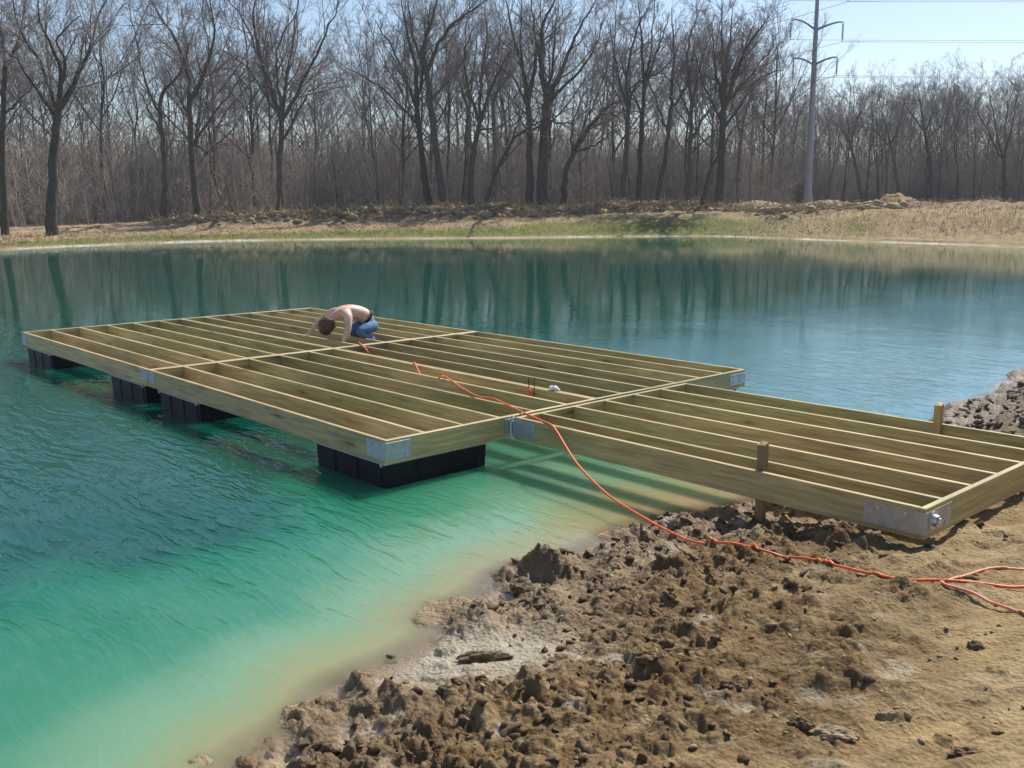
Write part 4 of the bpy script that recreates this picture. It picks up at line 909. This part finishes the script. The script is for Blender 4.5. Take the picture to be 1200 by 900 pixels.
# leafy litter clods on that heap
def chips(n, px0, px1, s_of, name, lab, size, mt):
    Vs, Fs, o = [], [], 0
    base = bmesh.new(); bmesh.ops.create_icosphere(base, subdivisions=1, radius=1); bv = np.array([v.co[:] for v in base.verts]); bf = np.array([[v.index for v in f.verts] for f in base.faces]); base.free()
    for i in range(n):
        p = nr.uniform(px0, px1); d = s_of(p) + nr.normal() * 1.0; x, y = polar(p, d); s_ = size[0] + (size[1] - size[0]) * nr.rand() ** 2
        v = bv * (1 + nr.uniform(-.35, .35, (len(bv), 1))) * s_ * np.array([nr.uniform(.7, 1.5), nr.uniform(.7, 1.3), nr.uniform(.35, .8)]); a = nr.uniform(0, PI); ca, sa = math.cos(a), math.sin(a)
        v = np.stack([v[:, 0] * ca - v[:, 1] * sa + x, v[:, 0] * sa + v[:, 1] * ca + y, v[:, 2] + ground_z(x, y) + s_ * .15], 1); Vs.append(v); Fs.append(bf + o); o += len(v)
    o_ = link(name, npmesh(name, np.concatenate(Vs), np.concatenate(Fs), False), M[mt]); tag(o_, lab, name.replace('_', ' '), None, 'stuff')
chips(1300, 180, 1060, brs, 'earth_clods', 'lumps of earth and roots heaped along the top of the far bank', (.08, .42), 'litter')

# ------------------------------------------------------------------ dirt mound
def mound(px, d, rx, ry, h):
    x, y = polar(px, d); n = 44; m_ = 12; V = [(0, 0, h)]
    for j in range(1, m_ + 1):
        for i in range(n):
            a = 2 * PI * i / n; f = j / m_; X = math.cos(a) * rx * f; Y = math.sin(a) * ry * f
            z = h * (math.cos(f * PI) * .5 + .5) ** .8; z += .20 * mnoise.noise(Vector((X, Y, 1)) * 1.6) * (1 - f ** 4) + .12 * mnoise.noise(Vector((X, Y, 5)) * 4) * (1 - f ** 4); V.append((X, Y, z if j < m_ else -.5))
    F3 = [(0, 1 + i, 1 + (i + 1) % n) for i in range(n)]; F4 = [(1 + (j - 1) * n + i, 1 + j * n + i, 1 + j * n + (i + 1) % n, 1 + (j - 1) * n + (i + 1) % n) for j in range(1, m_) for i in range(n)]
    o = link('dirt_mound', npmesh('dirt_mound', np.array(V), [np.array(F3), np.array(F4)]), M['mound'], None, (x, y, ground_z(x, y) - .1), (0, 0, bearing(px) + PI / 2)); return o
M['mound'] = simple('dug_earth', (.30, .20, .11), .95, 0, 3.5, .45, .05, .1)
tag(mound(1050, 76, 2.5, 1.6, .95), 'small mound of brown dug earth on the top of the right bank', 'dirt mound')

# ------------------------------------------------------------------ power pole and its wires
def power_pole():
    px, d = 946.0, 108.0; x, y = polar(px, d); gz = ground_z(x, y) - .3; dz = d * math.cos(bearing(px) - math.atan2(VIEW.y, VIEW.x))
    t = empty('power_pole', (x, y, gz)); tag(t, 'tall grey steel power pole with paired curved arms behind the right bank', 'power pole')
    def H(py):
        v = VIEW + RIGHT * ((px - 600) / FPX) - UP * ((py - 450) / FPX); return CAM.z + v.z * dz / v.dot(VH) - gz
    k = dz / FPX * .985
    bm = bmesh.new(); prev = None
    n = 12; rings = []
    for z, w in ((0, 9.0), (H(150), 7.0), (H(70), 5.6), (H(0), 4.2), (H(-80), 3.4)): rings.append([bm.verts.new((math.cos(2 * PI * i / n) * w * k / 2, math.sin(2 * PI * i / n) * w * k / 2, z)) for i in range(n)])
    for a, b in zip(rings, rings[1:]):
        for i in range(n): bm.faces.new((a[i], a[(i + 1) % n], b[(i + 1) % n], b[i]))
    bm.faces.new(rings[-1]); link('pole', bm_mesh('pole', bm, True), M['pole_steel'], t)
    tips = []
    for (jy, lx, ly, rx_, ry_, ins) in ((76, 934, 66, 971.5, 70, 20), (35, 929, 20, 976, 29.5, 21), (-6, 926, -28, 980, -18, 22)):
        for tx, ty in ((lx, ly), (rx_, ry_)):
            s_ = -1 if tx < 950 else 1; dep = -s_ * -2.2          # the arms stand square to the line, which runs past at an angle
            off = (tx - 952.0) * k; hz = H(ty)
            e = RH * off + VH * (1.8 if s_ < 0 else -1.8)
            c0 = Vector((0, 0, H(jy))); c1 = e * .45 + Vector((0, 0, H(jy) + (hz - H(jy)) * .72)); c2 = e * .8 + Vector((0, 0, hz + .02)); c3 = e + Vector((0, 0, hz - .02))
            P = catmull([tuple(c0), tuple(c1), tuple(c2), tuple(c3)], 6)
            link('arm', tube_mesh('arm', P, np.linspace(.13, .06, len(P)), 8), M['pole_steel'], t)
            b2 = bmesh.new(); L = ins * k; top = c3; n_d = 9
            cyl_bm(b2, top, top + Vector((0, 0, -L)), .035, .035, 6)
            for q in range(n_d): zz = -L * (.12 + .8 * q / n_d); cyl_bm(b2, top + Vector((0, 0, zz)), top + Vector((0, 0, zz - .07)), .13, .09, 8)
            link('insulator', bm_mesh('insulator', b2), M['insulator'], t)
            tips.append((Vector((x, y, gz)) + top + Vector((0, 0, -L)), s_, jy))
    names = {76: 'lower', 35: 'middle', -6: 'topmost'}
    for (p, s_, jy) in tips:
        # to the right the line comes on at about the same distance, to the left it runs away behind the wood
        for side in (1, -1):
            if side > 0: q = p + RH * 95 + VH * 4 + Vector((0, 0, {76: 0.6, 35: 1.0, -6: 1.4}[jy])); sag = .35
            else: q = p - RH * 80 + VH * 105 + Vector((0, 0, 1.0)); sag = 3.5
            P = [tuple(p.lerp(q, f) - Vector((0, 0, sag * 4 * f * (1 - f)))) for f in np.linspace(0, 1, 26)]
            o = link('power_line', tube_mesh('power_line', P, .022, 5), M['wire'])
            tag(o, f"{names[jy]} wire from the {'left' if s_ < 0 else 'right'} arm of the power pole running {'right' if side > 0 else 'left, behind the wood'}", 'power line', 'wires strung from the power pole')
power_pole()

# ------------------------------------------------------------------ loose clods on the mud
M['clod'] = simple('dark_wet_clod', (.125, .080, .042), .85, 0, 40, .7, .006, .3)
M['clod_dry'] = simple('dry_clod', (.27, .20, .12), .95, 0, 16, .35, .006, .2)
def clod_field(n, name, lab, size, mt, dens):
    base = bmesh.new(); bmesh.ops.create_icosphere(base, subdivisions=2 if n > 1500 else 1, radius=1); bv = np.array([v.co[:] for v in base.verts]); bf = np.array([[v.index for v in f.verts] for f in base.faces]); base.free()
    Vs, Fs, o, cnt = [], [], 0, 0
    while cnt < n:
        x = nr.uniform(1.8, 5.3); y = nr.uniform(-3.4, 3.5) if nr.rand() < .86 else nr.uniform(4, 10.5); ss = float(shore_fast(x, y))
        if nr.rand() > dens(x, y, ss): continue
        cnt += 1; s_ = size[0] + (size[1] - size[0]) * nr.rand() ** 2.5; off = nr.uniform(0, 90, 2)
        nz = perlin(bv[:, 0] * 1.6 + bv[:, 2] * .9 + off[0], bv[:, 1] * 1.6 - bv[:, 2] * .7 + off[1]); nz2 = perlin(bv[:, 0] * 4 + bv[:, 2] * 2 + off[1], bv[:, 1] * 4 + bv[:, 2] * 3 + off[0])
        v = bv * (1 + .55 * nz + .5 * nz2 + .12 * nr.normal(size=len(bv)))[:, None] * s_ * np.array([nr.uniform(.9, 1.8), nr.uniform(.6, 1.1), nr.uniform(.45, .9)])
        a = nr.normal(scale=.7) + .35; ca, sa = math.cos(a), math.sin(a); tl = nr.normal(scale=.3)
        v = np.stack([v[:, 0] * ca - v[:, 1] * sa + x, v[:, 0] * sa + v[:, 1] * ca + y, v[:, 2] + v[:, 0] * tl + ground_z(x, y) + s_ * .12], 1); Vs.append(v); Fs.append(bf + o); o += len(v)
    me = npmesh(name, np.concatenate(Vs), np.concatenate(Fs)); o_ = link(name, me, M[mt]); tag(o_, lab, None, None, 'stuff')
def dn(x, y, ss):
    if ss < -.12: return 0
    sl_ = math.exp(-(((x - 2.6) * .74 - (y + 1.42) * .67) / .26) ** 2 - (((x - 2.6) * .67 + (y + 1.42) * .74) / .5) ** 2)
    return float((1 - sst(.9, 1.9, ss + .12 * (y + 1)))) * (1 - min(1, 1.7 * sl_)) + .03
clod_field(2200, 'mud_clods', 'small dark wet lumps strewn over the churned mud of the near shore', (.004, .028), 'clod', dn)
clod_field(1500, 'dry_crumbs', 'small dry crumbs of earth strewn over the near ground', (.004, .015), 'clod_dry', lambda x, y, ss: .5 if ss > .2 else .0)
M['rubble'] = simple('grey_rubble', (.185, .145, .105), .9, 0, 25, .75, .01, .2)
def rubble_d(x, y, ss): return 1.0 if y > 4 and -.15 < ss < 3.2 else 0.0
clod_field(1700, 'rubble', 'grey brown rubble heaped on the shore behind the gangway', (.012, .052), 'rubble', rubble_d)
def clod(px, py, z, r_, squash, mt, label, seed, rot=0.0, name='mud_clod', cat='mud clod', sub=4):
    p = at_z(px, py, z); zz = ground_z(p.x, p.y)
    p = at_z(px, py, zz + r_ * .3)
    o = link(name, lump_mesh(name, r_, seed, sub, .45, 1.8, squash), M[mt], None, (p.x, p.y, ground_z(p.x, p.y) + r_ * squash[2] * .35), (0, 0, math.radians(42) + rot)); tag(o, label, cat); return o
clod(566, 766, .1, .05, (2.3, .7, .6), 'clod', 'long dark log shaped clod lying on the smooth pale silt', 3, .2)
clod(564, 797, .12, .026, (1.2, .9, .9), 'clod', 'small dark lump on the silt just below the long dark clod', 8)
clod(521, 811, .12, .03, (1.3, .8, .7), 'clod', 'dark lump at the lower left rim of the pale silt patch', 12)
clod(457, 772, .03, .030, (.8, 1.2, .8), 'clod', 'upright dark clod standing in the thin water left of the silt', 21, 1.0)
clod(608, 692, .05, .055, (1.4, .9, .8), 'clod', 'wet lump at the water line right of the shallow bay', 33)
clod(978, 860, .3, .045, (1.7, .9, .55), 'clod_dry', 'flat pale clod with a sharp edge near the lower edge of the ground', 5, -.2)
clod(942, 850, .28, .032, (1.6, .8, .7), 'clod', 'dark clod just left of the flat pale one', 44, -.4)
clod(1133, 876, .36, .036, (1.6, .9, .6), 'clod', 'brown clod lying alone near the lower right corner', 52)
clod(1143, 756, .27, .03, (1.1, .9, .7), 'clod', 'dark clod on the smooth dry ground at the right', 61)
clod(855, 805, .2, .03, (1.5, .8, .7), 'clod', 'dark clod on the dry ground below the orange cord', 71)
clod(865, 690, .12, .045, (1.1, .9, .9), 'clod', 'blocky dark clod in the churned mud below the near post', 77)
clod(1040, 838, .3, .034, (1.3, .8, .6), 'clod_dry', 'greenish brown crumbling clod right of centre near the bottom', 83)

# ------------------------------------------------------------------ haze over the whole place
m, nt, out = mat_new('haze'); g = NT(nt)
pv = g.n('ShaderNodeVolumePrincipled'); pv.inputs['Color'].default_value = (.80, .87, 1, 1); pv.inputs['Density'].default_value = .0004; pv.inputs['Anisotropy'].default_value = .2
g.l(pv.outputs[0], out.inputs['Volume'])
bm = box_bm(-330, 330, -330, 330, -6, 45)
tag(link('haze', bm_mesh('haze', bm), m), kind='stuff')
